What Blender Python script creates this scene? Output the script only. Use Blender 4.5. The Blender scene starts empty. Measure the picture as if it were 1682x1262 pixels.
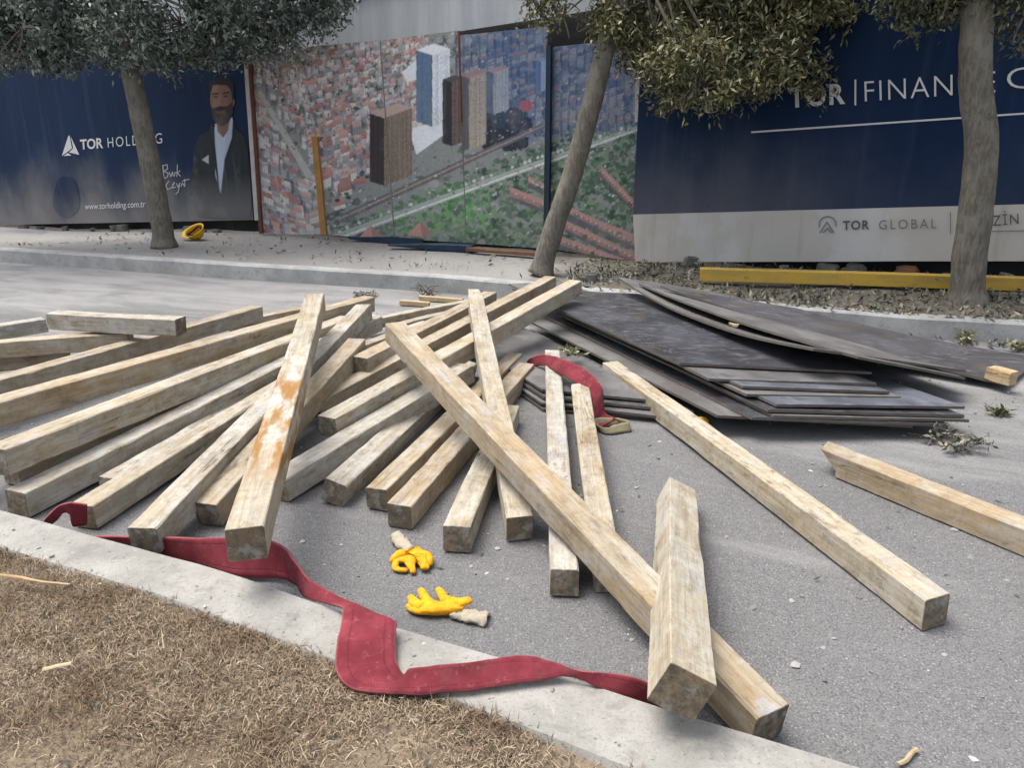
import bpy, bmesh, math, random
import numpy as np
from mathutils import Vector, Matrix, noise
R = math.radians
random.seed(7); np.random.seed(7)
scene = bpy.context.scene
COL = scene.collection

# ------------------------------------------------------------------ camera
FPX, PITCH, CAMH = 1215.0, R(18.4), 1.5
cd = bpy.data.cameras.new('camera'); cam = bpy.data.objects.new('camera', cd); COL.objects.link(cam)
cd.sensor_width = 36; cd.lens = FPX / 1682 * 36; cd.clip_end = 600; cd.clip_start = 0.05
cam.location = (0, 0, CAMH); cam.rotation_euler = (R(90) - PITCH, 0, 0)
scene.camera = cam
# ------------------------------------------------------------------ light
SUN_EL, SUN_AZ = R(68), R(-66)          # azimuth from +Y towards +X
w = bpy.data.worlds.new('World'); scene.world = w; w.use_nodes = True
wn = w.node_tree; bg = wn.nodes['Background']
sky = wn.nodes.new('ShaderNodeTexSky'); sky.sky_type = 'NISHITA'; sky.sun_disc = False
sky.sun_elevation = SUN_EL; sky.sun_rotation = SUN_AZ; sky.air_density = 1.0; sky.dust_density = 4.0; sky.ozone_density = 1.0
hs = wn.nodes.new('ShaderNodeHueSaturation'); hs.inputs['Saturation'].default_value = .38      # overcast: the cloud layer takes the blue out
wn.links.new(sky.outputs[0], hs.inputs['Color']); wn.links.new(hs.outputs[0], bg.inputs[0]); bg.inputs[1].default_value = 0.125
sd = bpy.data.lights.new('sun', 'SUN'); sd.energy = 1.7; sd.angle = R(40); sd.color = (1, .95, .88)
sun = bpy.data.objects.new('sun', sd); COL.objects.link(sun)
sdir = Vector((math.sin(SUN_AZ) * math.cos(SUN_EL), math.cos(SUN_AZ) * math.cos(SUN_EL), math.sin(SUN_EL)))
sun.rotation_euler = sdir.to_track_quat('Z', 'Y').to_euler()
scene.view_settings.view_transform = 'Standard'; scene.view_settings.look = 'None'
scene.view_settings.exposure = 1.12; scene.view_settings.gamma = 1

# ------------------------------------------------------------------ measuring helpers
def ray(u, v):
    dx = (u - 841) / FPX; dy = (631 - v) / FPX
    return Vector((dx, math.cos(PITCH) + dy * math.sin(PITCH), -math.sin(PITCH) + dy * math.cos(PITCH)))
def at(u, v, z=0.0):
    r = ray(u, v); t = (z - CAMH) / r.z
    return Vector((0, 0, CAMH)) + r * t
def ay(u, v, Y):
    r = ray(u, v); return Vector((0, 0, CAMH)) + r * (Y / r.y)
def proj(p):
    d = Vector(p) - Vector((0, 0, CAMH))
    dep = d.y * math.cos(PITCH) - d.z * math.sin(PITCH); up = d.y * math.sin(PITCH) + d.z * math.cos(PITCH)
    return 841 + FPX * d.x / dep, 631 - FPX * up / dep
FA = at(430, 385, .2); FB = at(1045, 430, .2)
FD = (FB - FA); FD.z = 0; FD.normalize()             # along the hoarding, to the right
FN = Vector((FD.y, -FD.x, 0))                        # towards the street
def fp(u, v, off=0.0):
    r = ray(u, v); o = Vector((0, 0, CAMH))
    t = ((FA + FN * off) - o).dot(FN) / r.dot(FN)
    return o + r * t

# ------------------------------------------------------------------ object helpers
def tag(o, label=None, cat=None, group=None, kind=None):
    if label: o['label'] = label
    if cat: o['category'] = cat
    if group: o['group'] = group
    if kind or cat: o['kind'] = kind or 'thing'
    return o
def link(name, me, mat=None, parent=None):
    o = bpy.data.objects.new(name, me); COL.objects.link(o)
    if mat is not None:
        for m in (mat if isinstance(mat, (list, tuple)) else [mat]): me.materials.append(m)
    if parent is not None: o.parent = parent
    return o
def empty(name, loc=(0, 0, 0), rot=(0, 0, 0)):
    o = bpy.data.objects.new(name, None); COL.objects.link(o); o.location = loc; o.rotation_euler = rot
    o.empty_display_size = .1
    return o
def pymesh(name, verts, faces, smooth=False):
    me = bpy.data.meshes.new(name); me.from_pydata([tuple(v) for v in verts], [], [tuple(f) for f in faces]); me.update()
    if smooth: me.polygons.foreach_set('use_smooth', [True] * len(me.polygons))
    return me
def npquads(name, V):
    """V: (n,4,3) separate quads"""
    n = len(V); me = bpy.data.meshes.new(name)
    me.vertices.add(n * 4); me.vertices.foreach_set('co', np.ascontiguousarray(V, dtype=np.float32).ravel())
    me.loops.add(n * 4); me.loops.foreach_set('vertex_index', np.arange(n * 4, dtype=np.int32))
    me.polygons.add(n); me.polygons.foreach_set('loop_start', np.arange(0, n * 4, 4, dtype=np.int32))
    me.update(calc_edges=True); me.validate(); return me
def nptris(name, V):
    n = len(V); me = bpy.data.meshes.new(name)
    me.vertices.add(n * 3); me.vertices.foreach_set('co', np.ascontiguousarray(V, dtype=np.float32).ravel())
    me.loops.add(n * 3); me.loops.foreach_set('vertex_index', np.arange(n * 3, dtype=np.int32))
    me.polygons.add(n); me.polygons.foreach_set('loop_start', np.arange(0, n * 3, 3, dtype=np.int32))
    me.update(calc_edges=True); me.validate(); return me
def boxmesh(name, p0, p1):
    x0, y0, z0 = p0; x1, y1, z1 = p1
    v = [(x0, y0, z0), (x1, y0, z0), (x1, y1, z0), (x0, y1, z0), (x0, y0, z1), (x1, y0, z1), (x1, y1, z1), (x0, y1, z1)]
    f = [(0, 3, 2, 1), (4, 5, 6, 7), (0, 1, 5, 4), (1, 2, 6, 5), (2, 3, 7, 6), (3, 0, 4, 7)]
    return v, f
def catmull(P, n):
    P = [Vector(p) for p in P]; out = []
    Q = [P[0] * 2 - P[1]] + P + [P[-1] * 2 - P[-2]]
    for i in range(1, len(Q) - 2):
        a, b, c, d = Q[i - 1:i + 3]
        for k in range(n):
            t = k / n
            out.append(.5 * ((2 * b) + (c - a) * t + (2 * a - 5 * b + 4 * c - d) * t * t + (3 * b - 3 * c + d - a) * t ** 3))
    out.append(P[-1]); return out
def tubegeo(pts, radii, seg=8, jitter=0, cap=True, base=0):
    V = []; F = []
    pts = [Vector(p) for p in pts]
    up = Vector((.31, .17, .94))
    for i, p in enumerate(pts):
        d = (pts[min(i + 1, len(pts) - 1)] - pts[max(i - 1, 0)]).normalized()
        x = d.cross(up)
        if x.length < 1e-3: x = d.cross(Vector((1, 0, 0)))
        x.normalize(); y = d.cross(x)
        for k in range(seg):
            a = 2 * math.pi * k / seg
            q = p + (x * math.cos(a) + y * math.sin(a)) * radii[i]
            if jitter: q += noise.noise_vector(q * 7) * jitter * radii[i]
            V.append(q)
    for i in range(len(pts) - 1):
        for k in range(seg):
            a = base + i * seg + k; b = base + i * seg + (k + 1) % seg
            F.append((a, b, b + seg, a + seg))
    if cap:
        F.append(tuple(base + k for k in range(seg))[::-1]); F.append(tuple(base + (len(pts) - 1) * seg + k for k in range(seg)))
    return V, F

# ------------------------------------------------------------------ node helper
class NT:
    def __init__(s, name):
        s.m = bpy.data.materials.new(name); s.m.use_nodes = True; s.t = s.m.node_tree
        s.b = s.t.nodes['Principled BSDF']; s.b.inputs['Roughness'].default_value = .85
        s.b.inputs['Specular IOR Level'].default_value = .25
    def n(s, typ, **kw):
        nd = s.t.nodes.new(typ)
        for k, v in kw.items(): setattr(nd, k, v)
        return nd
    def put(s, sock, val):
        if isinstance(val, bpy.types.NodeSocket): s.t.links.new(val, sock)
        elif isinstance(val, (tuple, list)):
            sock.default_value = tuple(val) + ((1,) if len(val) == 3 and sock.type == 'RGBA' else ())
        else: sock.default_value = val
    def obj(s): return s.n('ShaderNodeTexCoord').outputs['Object']
    def rnd(s): return s.n('ShaderNodeObjectInfo').outputs['Random']
    def island(s): return s.n('ShaderNodeNewGeometry').outputs['Random Per Island']
    def pos(s): return s.n('ShaderNodeNewGeometry').outputs['Position']
    def vm(s, op, a, b):
        nd = s.n('ShaderNodeVectorMath', operation=op); s.put(nd.inputs[0], a); s.put(nd.inputs[1], b); return nd.outputs[0]
    def ma(s, op, a, b=0.0, clamp=False):
        nd = s.n('ShaderNodeMath', operation=op, use_clamp=clamp); s.put(nd.inputs[0], a); s.put(nd.inputs[1], b); return nd.outputs[0]
    def noise(s, vec, scale, detail=4, rough=.55, dist=0):
        nd = s.n('ShaderNodeTexNoise'); s.put(nd.inputs['Vector'], vec); nd.inputs['Scale'].default_value = scale
        nd.inputs['Detail'].default_value = detail; nd.inputs['Roughness'].default_value = rough; nd.inputs['Distortion'].default_value = dist
        return nd.outputs['Fac']
    def vor(s, vec, scale, out='Distance', feature='F1'):
        nd = s.n('ShaderNodeTexVoronoi', feature=feature); s.put(nd.inputs['Vector'], vec); nd.inputs['Scale'].default_value = scale
        return nd.outputs[out]
    def ss(s, x, a, b):
        nd = s.n('ShaderNodeMapRange', interpolation_type='SMOOTHSTEP'); s.put(nd.inputs[0], x)
        nd.inputs[1].default_value = a; nd.inputs[2].default_value = b; return nd.outputs[0]
    def ramp(s, fac, stops):
        nd = s.n('ShaderNodeValToRGB'); s.put(nd.inputs[0], fac); el = nd.color_ramp.elements
        while len(el) < len(stops): el.new(.5)
        for e, (p, c) in zip(el, stops): e.position = p; e.color = tuple(c) + (1,)
        return nd.outputs[0]
    def mix(s, fac, a, b, mode='MIX'):
        nd = s.n('ShaderNodeMix', data_type='RGBA', blend_type=mode); s.put(nd.inputs[0], fac); s.put(nd.inputs[6], a); s.put(nd.inputs[7], b)
        return nd.outputs[2]
    def sep(s, vec):
        nd = s.n('ShaderNodeSeparateXYZ'); s.put(nd.inputs[0], vec); return nd.outputs
    def out(s, col, rough=None, bump=None, bstr=.3, bdist=.01, spec=None):
        s.put(s.b.inputs['Base Color'], col)
        if rough is not None: s.put(s.b.inputs['Roughness'], rough)
        if spec is not None: s.b.inputs['Specular IOR Level'].default_value = spec
        if bump is not None:
            bn = s.n('ShaderNodeBump'); bn.inputs['Strength'].default_value = bstr; bn.inputs['Distance'].default_value = bdist
            s.put(bn.inputs['Height'], bump); s.t.links.new(bn.outputs[0], s.b.inputs['Normal'])
        return s.m

def m_plain(name, col, rough=.8, var=.25, scale=12, bump=.15):
    t = NT(name); v = t.obj(); n1 = t.noise(v, scale, 5)
    c = t.mix(n1, [x * (1 - var) for x in col], [min(1, x * (1 + var)) for x in col])
    return t.out(c, rough, t.noise(v, scale * 5, 3), bump, .003)

# ------------------------------------------------------------------ materials
def m_wood(name, tones, grey=.5, blue=.4, dark=.3, orange=0.0):
    t = NT(name); o = t.obj(); rn = t.rnd()
    off = t.n('ShaderNodeCombineXYZ'); t.put(off.inputs[0], t.ma('MULTIPLY', rn, 37.0)); t.put(off.inputs[1], t.ma('MULTIPLY', rn, 91.0)); t.put(off.inputs[2], t.ma('MULTIPLY', rn, 53.0))
    v = t.vm('ADD', o, off.outputs[0])
    base = t.ramp(rn, [(0, tones[0]), (.5, tones[1]), (1, tones[2])])
    g1 = t.noise(t.vm('MULTIPLY', v, (2.4, 46, 46)), 1, 7, .68, .9)
    g2 = t.noise(t.vm('MULTIPLY', v, (12, 200, 200)), 1, 3, .65)
    broad = t.noise(t.vm('MULTIPLY', v, (2.2, 6, 6)), 1, 5, .62)
    b2 = t.noise(t.vm('MULTIPLY', t.vm('ADD', v, (9, 2, 4)), (1.3, 5, 5)), 1, 4, .6)
    c = t.mix(t.ss(g1, .30, .70), t.mix(1, base, (.78, .73, .66), 'MULTIPLY'), t.mix(1, base, (1.08, 1.08, 1.08), 'MULTIPLY'))
    c = t.mix(t.ma('MULTIPLY', t.ss(g2, .44, .64), .25), c, t.mix(1, base, (.58, .51, .43), 'MULTIPLY'))
    c = t.mix(t.ma('MULTIPLY', t.ss(broad, .44, .66), .6), c, t.mix(1, c, (.98, .84, .66), 'MULTIPLY'))
    c = t.mix(t.ma('MULTIPLY', t.ss(b2, .45, .68), .7), c, t.mix(1, c, (.70, .69, .68), 'MULTIPLY'))
    kn = t.vor(t.vm('MULTIPLY', v, (2.2, 8, 8)), 1)
    c = t.mix(t.ma('MULTIPLY', t.ss(kn, .14, .04), .8), c, (.14, .085, .05))
    crk = t.ma('ABSOLUTE', t.ma('SUBTRACT', t.noise(t.vm('MULTIPLY', t.vm('ADD', v, (2, 6, 1)), (1.1, 20, 20)), 1, 2, .5), .5))
    crm = t.ma('MULTIPLY', t.ss(crk, .012, .004), t.ss(b2, .5, .6))
    c = t.mix(t.ma('MULTIPLY', crm, .8), c, (.08, .06, .045))
    cem = t.noise(t.vm('MULTIPLY', v, (5, 10, 10)), 1, 9, .70, .5)
    c = t.mix(t.ma('MULTIPLY', t.ss(cem, .42, .64), grey * .85), c, t.mix(t.ss(g1, .3, .7), (.33, .315, .28), (.50, .485, .44)))
    drt = t.noise(t.vm('MULTIPLY', t.vm('ADD', v, (5, 9, 2)), (11, 26, 26)), 1, 9, .76)
    c = t.mix(t.ma('MULTIPLY', t.ss(drt, .50, .68), min(1, dark + .12)), c, (.16, .135, .10))
    bl = t.noise(t.vm('MULTIPLY', t.vm('ADD', v, (15, 3, 7)), (5.5, 13, 13)), 1, 8, .70)
    c = t.mix(t.ma('MULTIPLY', t.ss(bl, .56, .64), blue * .9), c, (.33, .345, .39))
    wh = t.noise(t.vm('MULTIPLY', t.vm('ADD', v, (1, 30, 12)), (7, 20, 20)), 1, 8, .72)
    c = t.mix(t.ma('MULTIPLY', t.ss(wh, .60, .70), .5 * max(grey, .4)), c, (.60, .59, .56))
    iso = t.noise(t.vm('MULTIPLY', t.vm('ADD', v, (21, 2, 8)), (16, 22, 22)), 1, 10, .78)
    c = t.mix(t.ma('MULTIPLY', t.ss(iso, .54, .66), .45), c, t.mix(1, c, (.52, .47, .41), 'MULTIPLY'))
    iso2 = t.noise(t.vm('MULTIPLY', t.vm('ADD', v, (3, 22, 18)), (7, 9, 9)), 1, 9, .74)
    c = t.mix(t.ma('MULTIPLY', t.ss(iso2, .53, .585), .55 * grey), c, (.47, .455, .42))
    c = t.mix(t.ma('MULTIPLY', t.ss(iso2, .46, .38), .5), c, t.mix(1, c, (.72, .66, .58), 'MULTIPLY'))
    spk = t.noise(t.vm('MULTIPLY', v, (60, 90, 90)), 1, 4, .7)
    c = t.mix(t.ma('MULTIPLY', t.ss(spk, .62, .70), .5), c, (.11, .09, .07))
    saw = t.noise(t.vm('MULTIPLY', v, (70, 3, 3)), 1, 3, .6)
    c = t.mix(t.ma('MULTIPLY', t.ss(saw, .52, .7), .28), c, t.mix(1, c, (.66, .62, .56), 'MULTIPLY'))
    g1 = t.ma('SUBTRACT', g1, t.ma('MULTIPLY', crm, .8))
    if orange:
        xs = t.sep(o); band = t.ss(t.ma('ABSOLUTE', t.ma('ADD', xs[0], .52)), .62, .30)
        on = t.noise(t.vm('MULTIPLY', t.vm('ADD', o, (3.1, .2, .3)), (5, 16, 16)), 1, 4, .6)
        wmask = t.ss(t.noise(t.vm('MULTIPLY', t.vm('ADD', o, (8.1, .7, .3)), (6, 14, 14)), 1, 5, .6), .46, .55)
        wband = t.ss(t.ma('ABSOLUTE', t.ma('ADD', xs[0], .25)), .75, .45)
        c = t.mix(t.ma('MULTIPLY', t.ma('MULTIPLY', wmask, wband), .5), c, (.54, .535, .515))
        c = t.mix(t.ma('MULTIPLY', t.ma('MULTIPLY', t.ss(on, .42, .60), band), orange), c, (.27, .125, .02))
    hb = t.ma('ADD', t.ma('MULTIPLY', g1, .7), t.ma('MULTIPLY', cem, .5))
    return t.out(c, .82, hb, .35, .006)
TAN = [(.37, .30, .21), (.40, .34, .245), (.35, .30, .225)]
PALE = [(.43, .385, .30), (.40, .365, .29), (.45, .405, .315)]
GREY = [(.40, .38, .33), (.385, .37, .33), (.42, .40, .35)]
M = {}
M['tan'] = m_wood('timber_tan', TAN, .5, .4, .45)
M['pale'] = m_wood('timber_pale', PALE, .72, .5, .45)
M['grey'] = m_wood('timber_grey', GREY, .9, .65, .5)
M['orange'] = m_wood('timber_orange_stain', PALE, .45, .1, .25, .9)
M['smear'] = m_wood('timber_smeared', TAN, .45, .8, .5)
M['dirty'] = m_wood('timber_dirty', PALE, .5, .5, .85)
def m_end():
    t = NT('timber_end_grain'); o = t.obj(); rn = t.rnd()
    off = t.n('ShaderNodeCombineXYZ'); t.put(off.inputs[1], t.ma('MULTIPLY', t.ma('SUBTRACT', rn, .5), .22)); t.put(off.inputs[2], t.ma('ADD', .03, t.ma('MULTIPLY', t.ma('FRACT', t.ma('MULTIPLY', rn, 7.3)), .09)))
    v = t.vm('ADD', o, off.outputs[0])
    nd = t.n('ShaderNodeTexWave', wave_type='RINGS', rings_direction='X'); t.put(nd.inputs['Vector'], v)
    nd.inputs['Scale'].default_value = 30; nd.inputs['Distortion'].default_value = 4; nd.inputs['Detail'].default_value = 4; nd.inputs['Detail Scale'].default_value = 3
    base = t.ramp(rn, [(0, (.20, .16, .105)), (.5, (.30, .24, .155)), (1, (.22, .185, .135))])
    c = t.mix(t.ma('MULTIPLY', nd.outputs[1], .6), t.mix(1, base, (.82, .79, .75), 'MULTIPLY'), base)
    c = t.mix(t.ss(t.noise(t.vm('ADD', v, (3, 1, 1)), 30, 8, .75), .40, .60), c, (.115, .105, .09))
    c = t.mix(t.ma('MULTIPLY', t.ss(t.noise(t.vm('ADD', v, (8, 1, 1)), 17, 7, .7), .5, .62), .7), c, (.33, .32, .30))
    return t.out(c, .9, t.noise(v, 60, 6, .75), .5, .006)
M['end'] = m_end()

def m_road():
    t = NT('worn_asphalt'); p = t.obj()
    fine = t.noise(p, 130, 4, .8); mid = t.noise(p, 34, 6, .72); big = t.noise(p, .8, 5, .6)
    st = t.vor(p, 150); sc = t.vor(p, 150, 'Color')
    c = t.mix(t.ss(fine, .34, .66), (.075, .075, .078), (.205, .203, .206))
    c = t.mix(t.ma('MULTIPLY', t.ss(mid, .42, .66), .5), c, (.20, .196, .192))
    bright = t.ma('MULTIPLY', t.ss(t.sep(sc)[0], .84, .9), t.ss(st, .5, .3))
    c = t.mix(t.ma('MULTIPLY', bright, .65), c, (.36, .355, .35))
    darkm = t.ma('MULTIPLY', t.ss(t.sep(sc)[1], .80, .88), t.ss(st, .5, .3))
    c = t.mix(t.ma('MULTIPLY', darkm, .6), c, (.055, .055, .06))
    # pale cement dust trodden over the far lane, streaked along the street
    vr = t.n('ShaderNodeVectorRotate', rotation_type='Z_AXIS'); t.put(vr.inputs['Vector'], p); vr.inputs['Angle'].default_value = .39
    q = t.vm('MULTIPLY', vr.outputs[0], (.35, 1.5, 1))
    xs = t.sep(p); alng = t.ma('ADD', xs[1], t.ma('MULTIPLY', xs[0], .40))
    dn = t.noise(t.vm('ADD', q, (4, 2, 0)), 1.6, 8, .66, .3)
    far = t.ss(alng, 3.0, 6.2)
    c = t.mix(t.ma('MULTIPLY', t.ss(t.ma('ADD', dn, t.ma('MULTIPLY', far, .26)), .52, .88), .7), c, (.33, .328, .325))
    c = t.mix(t.ma('MULTIPLY', t.ss(big, .5, .7), .3), c, (.11, .11, .115))
    stain = t.noise(t.vm('ADD', p, (11, 4, 0)), 1.1, 6, .65)
    c = t.mix(t.ma('MULTIPLY', t.ss(stain, .56, .70), .4), c, (.09, .09, .095))
    hb = t.ma('ADD', t.ma('MULTIPLY', fine, .6), t.ma('MULTIPLY', t.ss(st, .5, .2), .4))
    return t.out(c, .88, hb, .55, .006)
M['road'] = m_road()
def m_concrete(name, a, b, speck=1.0, sc=1.0):
    t = NT(name); p = t.obj()
    n1 = t.noise(p, 3 * sc, 6, .62); n2 = t.noise(p, 75 * sc, 4, .75); n3 = t.noise(t.vm('ADD', p, (3, 7, 1)), 48 * sc, 5, .7); n4 = t.noise(p, 11, 6, .7)
    c = t.mix(t.ss(n1, .35, .68), a, b)
    c = t.mix(t.ma('MULTIPLY', t.ss(n2, .48, .72), .4), c, [x * .6 for x in a])
    pit = t.ss(n3, .63, .69)
    c = t.mix(t.ma('MULTIPLY', pit, .75 * speck), c, [x * .35 for x in a])
    c = t.mix(t.ma('MULTIPLY', t.ss(n4, .52, .68), .5), c, [x * .66 for x in a])
    c = t.mix(t.ma('MULTIPLY', t.ss(t.noise(t.vm('ADD', p, (2, 4, 6)), 150, 3, .7), .58, .68), .45 * speck), c, [x * .4 for x in a])
    c = t.mix(t.ma('MULTIPLY', t.ss(t.noise(t.vm('ADD', p, (9, 1, 1)), 55, 4, .7), .6, .68), .5 * speck), c, [min(.85, x * 1.2) for x in b])
    hb = t.ma('SUBTRACT', n2, t.ma('MULTIPLY', pit, .8))
    return t.out(c, .9, hb, .45, .006)
M['kerb'] = m_concrete('kerb_concrete', (.245, .237, .218), (.345, .335, .312))
M['farkerb'] = m_concrete('far_kerb_concrete', (.30, .30, .295), (.42, .42, .41), .6)
def m_pave():
    t = NT('pavement_dusty'); p = t.obj(); n1 = t.noise(p, 1.6, 6, .62); n2 = t.noise(p, 30, 4, .65)
    c = t.mix(n1, (.19, .187, .182), (.31, .303, .292)); c = t.mix(t.ma('MULTIPLY', t.ss(n2, .5, .7), .5), c, (.17, .16, .15))
    xs = t.sep(p); soil = t.ss(t.ma('ADD', xs[0], t.ma('MULTIPLY', t.ma('SUBTRACT', t.noise(p, 2.2, 5), .5), 2.2)), .1, 1.1)
    sc = t.mix(t.noise(p, 14, 6, .7), (.065, .055, .045), (.22, .20, .165))
    c = t.mix(soil, c, sc)
    dark = t.ss(t.noise(t.vm('ADD', p, (4, 4, 4)), 5, 5, .65), .6, .7)
    c = t.mix(t.ma('MULTIPLY', dark, .5), c, (.09, .085, .08))
    return t.out(c, .92, n2, .5, .02)
M['pave'] = m_pave()
def m_soil():
    t = NT('dry_soil'); p = t.obj(); n1 = t.noise(p, 5, 6, .65); n2 = t.noise(p, 70, 4, .7)
    c = t.mix(n1, (.13, .10, .072), (.27, .215, .15)); c = t.mix(t.ss(n2, .5, .7), c, (.075, .058, .045))
    return t.out(c, .95, n2, .6, .01)
M['soil'] = m_soil()
def m_blade():
    t = NT('dry_grass_blades'); r = t.island(); p = t.obj()
    c = t.ramp(r, [(0, (.06, .044, .032)), (.3, (.165, .122, .082)), (.62, (.275, .205, .138)), (.9, (.37, .295, .20)), (1, (.50, .43, .32))])
    c = t.mix(t.ss(t.noise(p, 3.2, 4), .42, .66), c, t.mix(1, c, (.62, .55, .5), 'MULTIPLY'))
    return t.out(c, .8)
M['blade'] = m_blade()
def m_leaf(name, stops):
    t = NT(name); r = t.island(); p = t.obj()
    c = t.ramp(r, stops)
    c = t.mix(t.ss(t.noise(p, 3.2, 5, .6), .38, .62), c, t.mix(1, c, (.52, .57, .62), 'MULTIPLY'))
    t.b.inputs['Roughness'].default_value = .5
    return t.out(c, .5, spec=.5)
M['leafL'] = m_leaf('leaves_grey_green', [(0, (.075, .10, .08)), (.5, (.165, .20, .162)), (.85, (.30, .33, .275)), (1, (.47, .49, .43))])
M['leafM'] = m_leaf('leaves_olive', [(0, (.075, .082, .04)), (.45, (.18, .18, .085)), (.8, (.35, .32, .155)), (1, (.55, .50, .28))])
M['leafR'] = m_leaf('leaves_dull_green', [(0, (.06, .07, .038)), (.5, (.125, .135, .07)), (.9, (.23, .23, .12)), (1, (.36, .34, .19))])
M['litter'] = m_leaf('fallen_leaves', [(0, (.05, .06, .045)), (.4, (.10, .11, .085)), (.75, (.19, .17, .12)), (1, (.36, .31, .22))])
def m_bark():
    t = NT('bark'); p = t.obj(); v = t.vm('MULTIPLY', p, (22, 22, 5)); n1 = t.noise(v, 1.8, 8, .72, .6); n2 = t.noise(p, 3, 5, .6); n3 = t.noise(p, 9, 6, .65)
    c = t.mix(t.ss(n1, .35, .65), (.105, .095, .078), (.20, .185, .155)); c = t.mix(t.ma('MULTIPLY', t.ss(n2, .5, .65), .5), c, (.25, .235, .20))
    c = t.mix(t.ma('MULTIPLY', t.ss(n3, .58, .7), .5), c, (.075, .07, .055))
    return t.out(c, .95, n1, .55, .012)
M['bark'] = m_bark()
def m_ply(name, a, b):
    t = NT(name); p = t.obj(); rn = t.rnd()
    v = t.vm('ADD', p, t.vm('MULTIPLY', (1, 1, 0), t.n('ShaderNodeCombineXYZ').outputs[0]))
    n1 = t.noise(t.vm('MULTIPLY', v, (1.4, 1.0, 1)), 1.8, 6, .6, .4); n2 = t.noise(t.vm('MULTIPLY', v, (5, 26, 1)), 1, 7, .74)
    c = t.mix(t.ss(n1, .35, .68), a, b); c = t.mix(t.ma('MULTIPLY', t.ss(n2, .54, .66), .6), c, (.26, .265, .28))
    c = t.mix(t.ma('MULTIPLY', t.ss(t.noise(v, 7, 9, .75, .5), .52, .72), .55), c, (.20, .195, .19))
    c = t.mix(t.ma('MULTIPLY', t.ss(t.noise(t.vm('ADD', v, (2, 2, 0)), 16, 6, .75), .66, .72), .7), c, (.40, .40, .39))
    c = t.mix(t.ma('MULTIPLY', t.ss(t.noise(t.vm('ADD', v, (7, 7, 7)), 4, 5, .65), .55, .7), .6), c, (.055, .05, .06))
    c = t.mix(t.ma('MULTIPLY', t.ss(rn, 0, 1), .25), c, (.20, .18, .17))
    sk = t.noise(t.vm('MULTIPLY', t.vm('ADD', v, (4, 1, 0)), (2.2, 60, 1)), 1, 8, .78)
    c = t.mix(t.ma('MULTIPLY', t.ma('MULTIPLY', t.ss(sk, .57, .63), t.ss(n1, .42, .6)), .75), c, (.33, .345, .38))
    c = t.mix(t.ma('MULTIPLY', t.ss(t.noise(t.vm('ADD', v, (9, 3, 0)), 2.4, 8, .7), .54, .66), .6), c, (.11, .085, .066))
    return t.out(c, t.ma('ADD', .20, t.ma('MULTIPLY', n2, .4)), n2, .12, .003, .6)
M['ply'] = m_ply('plywood_dark_film', (.020, .021, .027), (.056, .060, .076))
M['plyblue'] = m_ply('plywood_scuffed_film', (.055, .060, .075), (.15, .165, .20))
M['plygrey'] = m_ply('plywood_grey_film', (.085, .083, .086), (.18, .178, .176))
def m_plyedge():
    t = NT('plywood_edge'); p = t.obj(); n1 = t.noise(p, 9, 5, .7); z = t.sep(p)[2]
    ply = t.ss(t.ma('SINE', t.ma('MULTIPLY', z, 1400.0)), -.3, .3)
    c = t.mix(ply, (.055, .048, .042), (.17, .15, .125)); c = t.mix(t.ss(n1, .45, .65), c, (.14, .13, .125))
    return t.out(c, .9)
M['plyedge'] = m_plyedge()
def m_strap():
    t = NT('red_webbing'); p = t.obj(); at_ = t.n('ShaderNodeAttribute'); at_.attribute_name = 'across'; ac = at_.outputs['Fac']
    al = t.n('ShaderNodeAttribute'); al.attribute_name = 'length'; le = al.outputs['Fac']
    n1 = t.noise(p, 8, 6, .65); n3 = t.noise(p, 45, 5, .72); n4 = t.noise(t.vm('ADD', p, (5, 5, 5)), 10, 6, .65)
    rib = t.ma('SINE', t.ma('MULTIPLY', ac, 120.0)); wv = t.ma('SINE', t.ma('MULTIPLY', le, 900.0)); weave = t.ma('MULTIPLY', rib, wv)
    c = t.mix(t.ss(n1, .35, .7), (.145, .018, .029), (.25, .042, .056))
    c = t.mix(t.ma('MULTIPLY', t.ss(weave, -.2, .8), .28), c, t.mix(1, c, (.55, .5, .5), 'MULTIPLY'))
    seam = t.ss(t.ma('ABSOLUTE', t.ma('SUBTRACT', t.ma('ABSOLUTE', t.ma('SUBTRACT', ac, .5)), .30)), .022, .010)
    c = t.mix(t.ma('MULTIPLY', seam, .45), c, (.11, .010, .02))
    c = t.mix(t.ma('MULTIPLY', t.ss(n3, .56, .72), .4), c, (.36, .17, .16))
    c = t.mix(t.ma('MULTIPLY', t.ss(n4, .52, .7), .45), c, (.16, .075, .068))
    ed = t.ss(t.ma('ABSOLUTE', t.ma('SUBTRACT', ac, .5)), .46, .5); c = t.mix(t.ma('MULTIPLY', ed, .5), c, (.36, .13, .13))
    return t.out(c, .92, t.ma('SUBTRACT', weave, t.ma('MULTIPLY', seam, 2.0)), .45, .0025)
M['strap'] = m_strap()
M['strapeye'] = m_plain('sling_eye_khaki', (.22, .19, .12), .9, .35, 30)
def m_glove():
    t = NT('yellow_rubber'); p = t.obj(); n1 = t.noise(p, 45, 4, .6)
    c = t.mix(t.ss(n1, .35, .7), (.66, .29, .008), (.76, .40, .014)); c = t.mix(t.ma('MULTIPLY', t.ss(t.noise(p, 24, 4), .6, .72), .45), c, (.40, .17, .015))
    c = t.mix(t.ma('MULTIPLY', t.ss(t.noise(p, 70, 5, .7), .52, .66), .35), c, (.50, .24, .03))
    return t.out(c, .78, t.noise(p, 90, 5, .7), .7, .006, .25)
M['glove'] = m_glove()
M['cuff'] = m_plain('knit_cuff', (.36, .32, .25), .95, .3, 40, .4)
M['helmet'] = m_plain('yellow_plastic', (.70, .40, .015), .4, .1, 8, .05)
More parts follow.
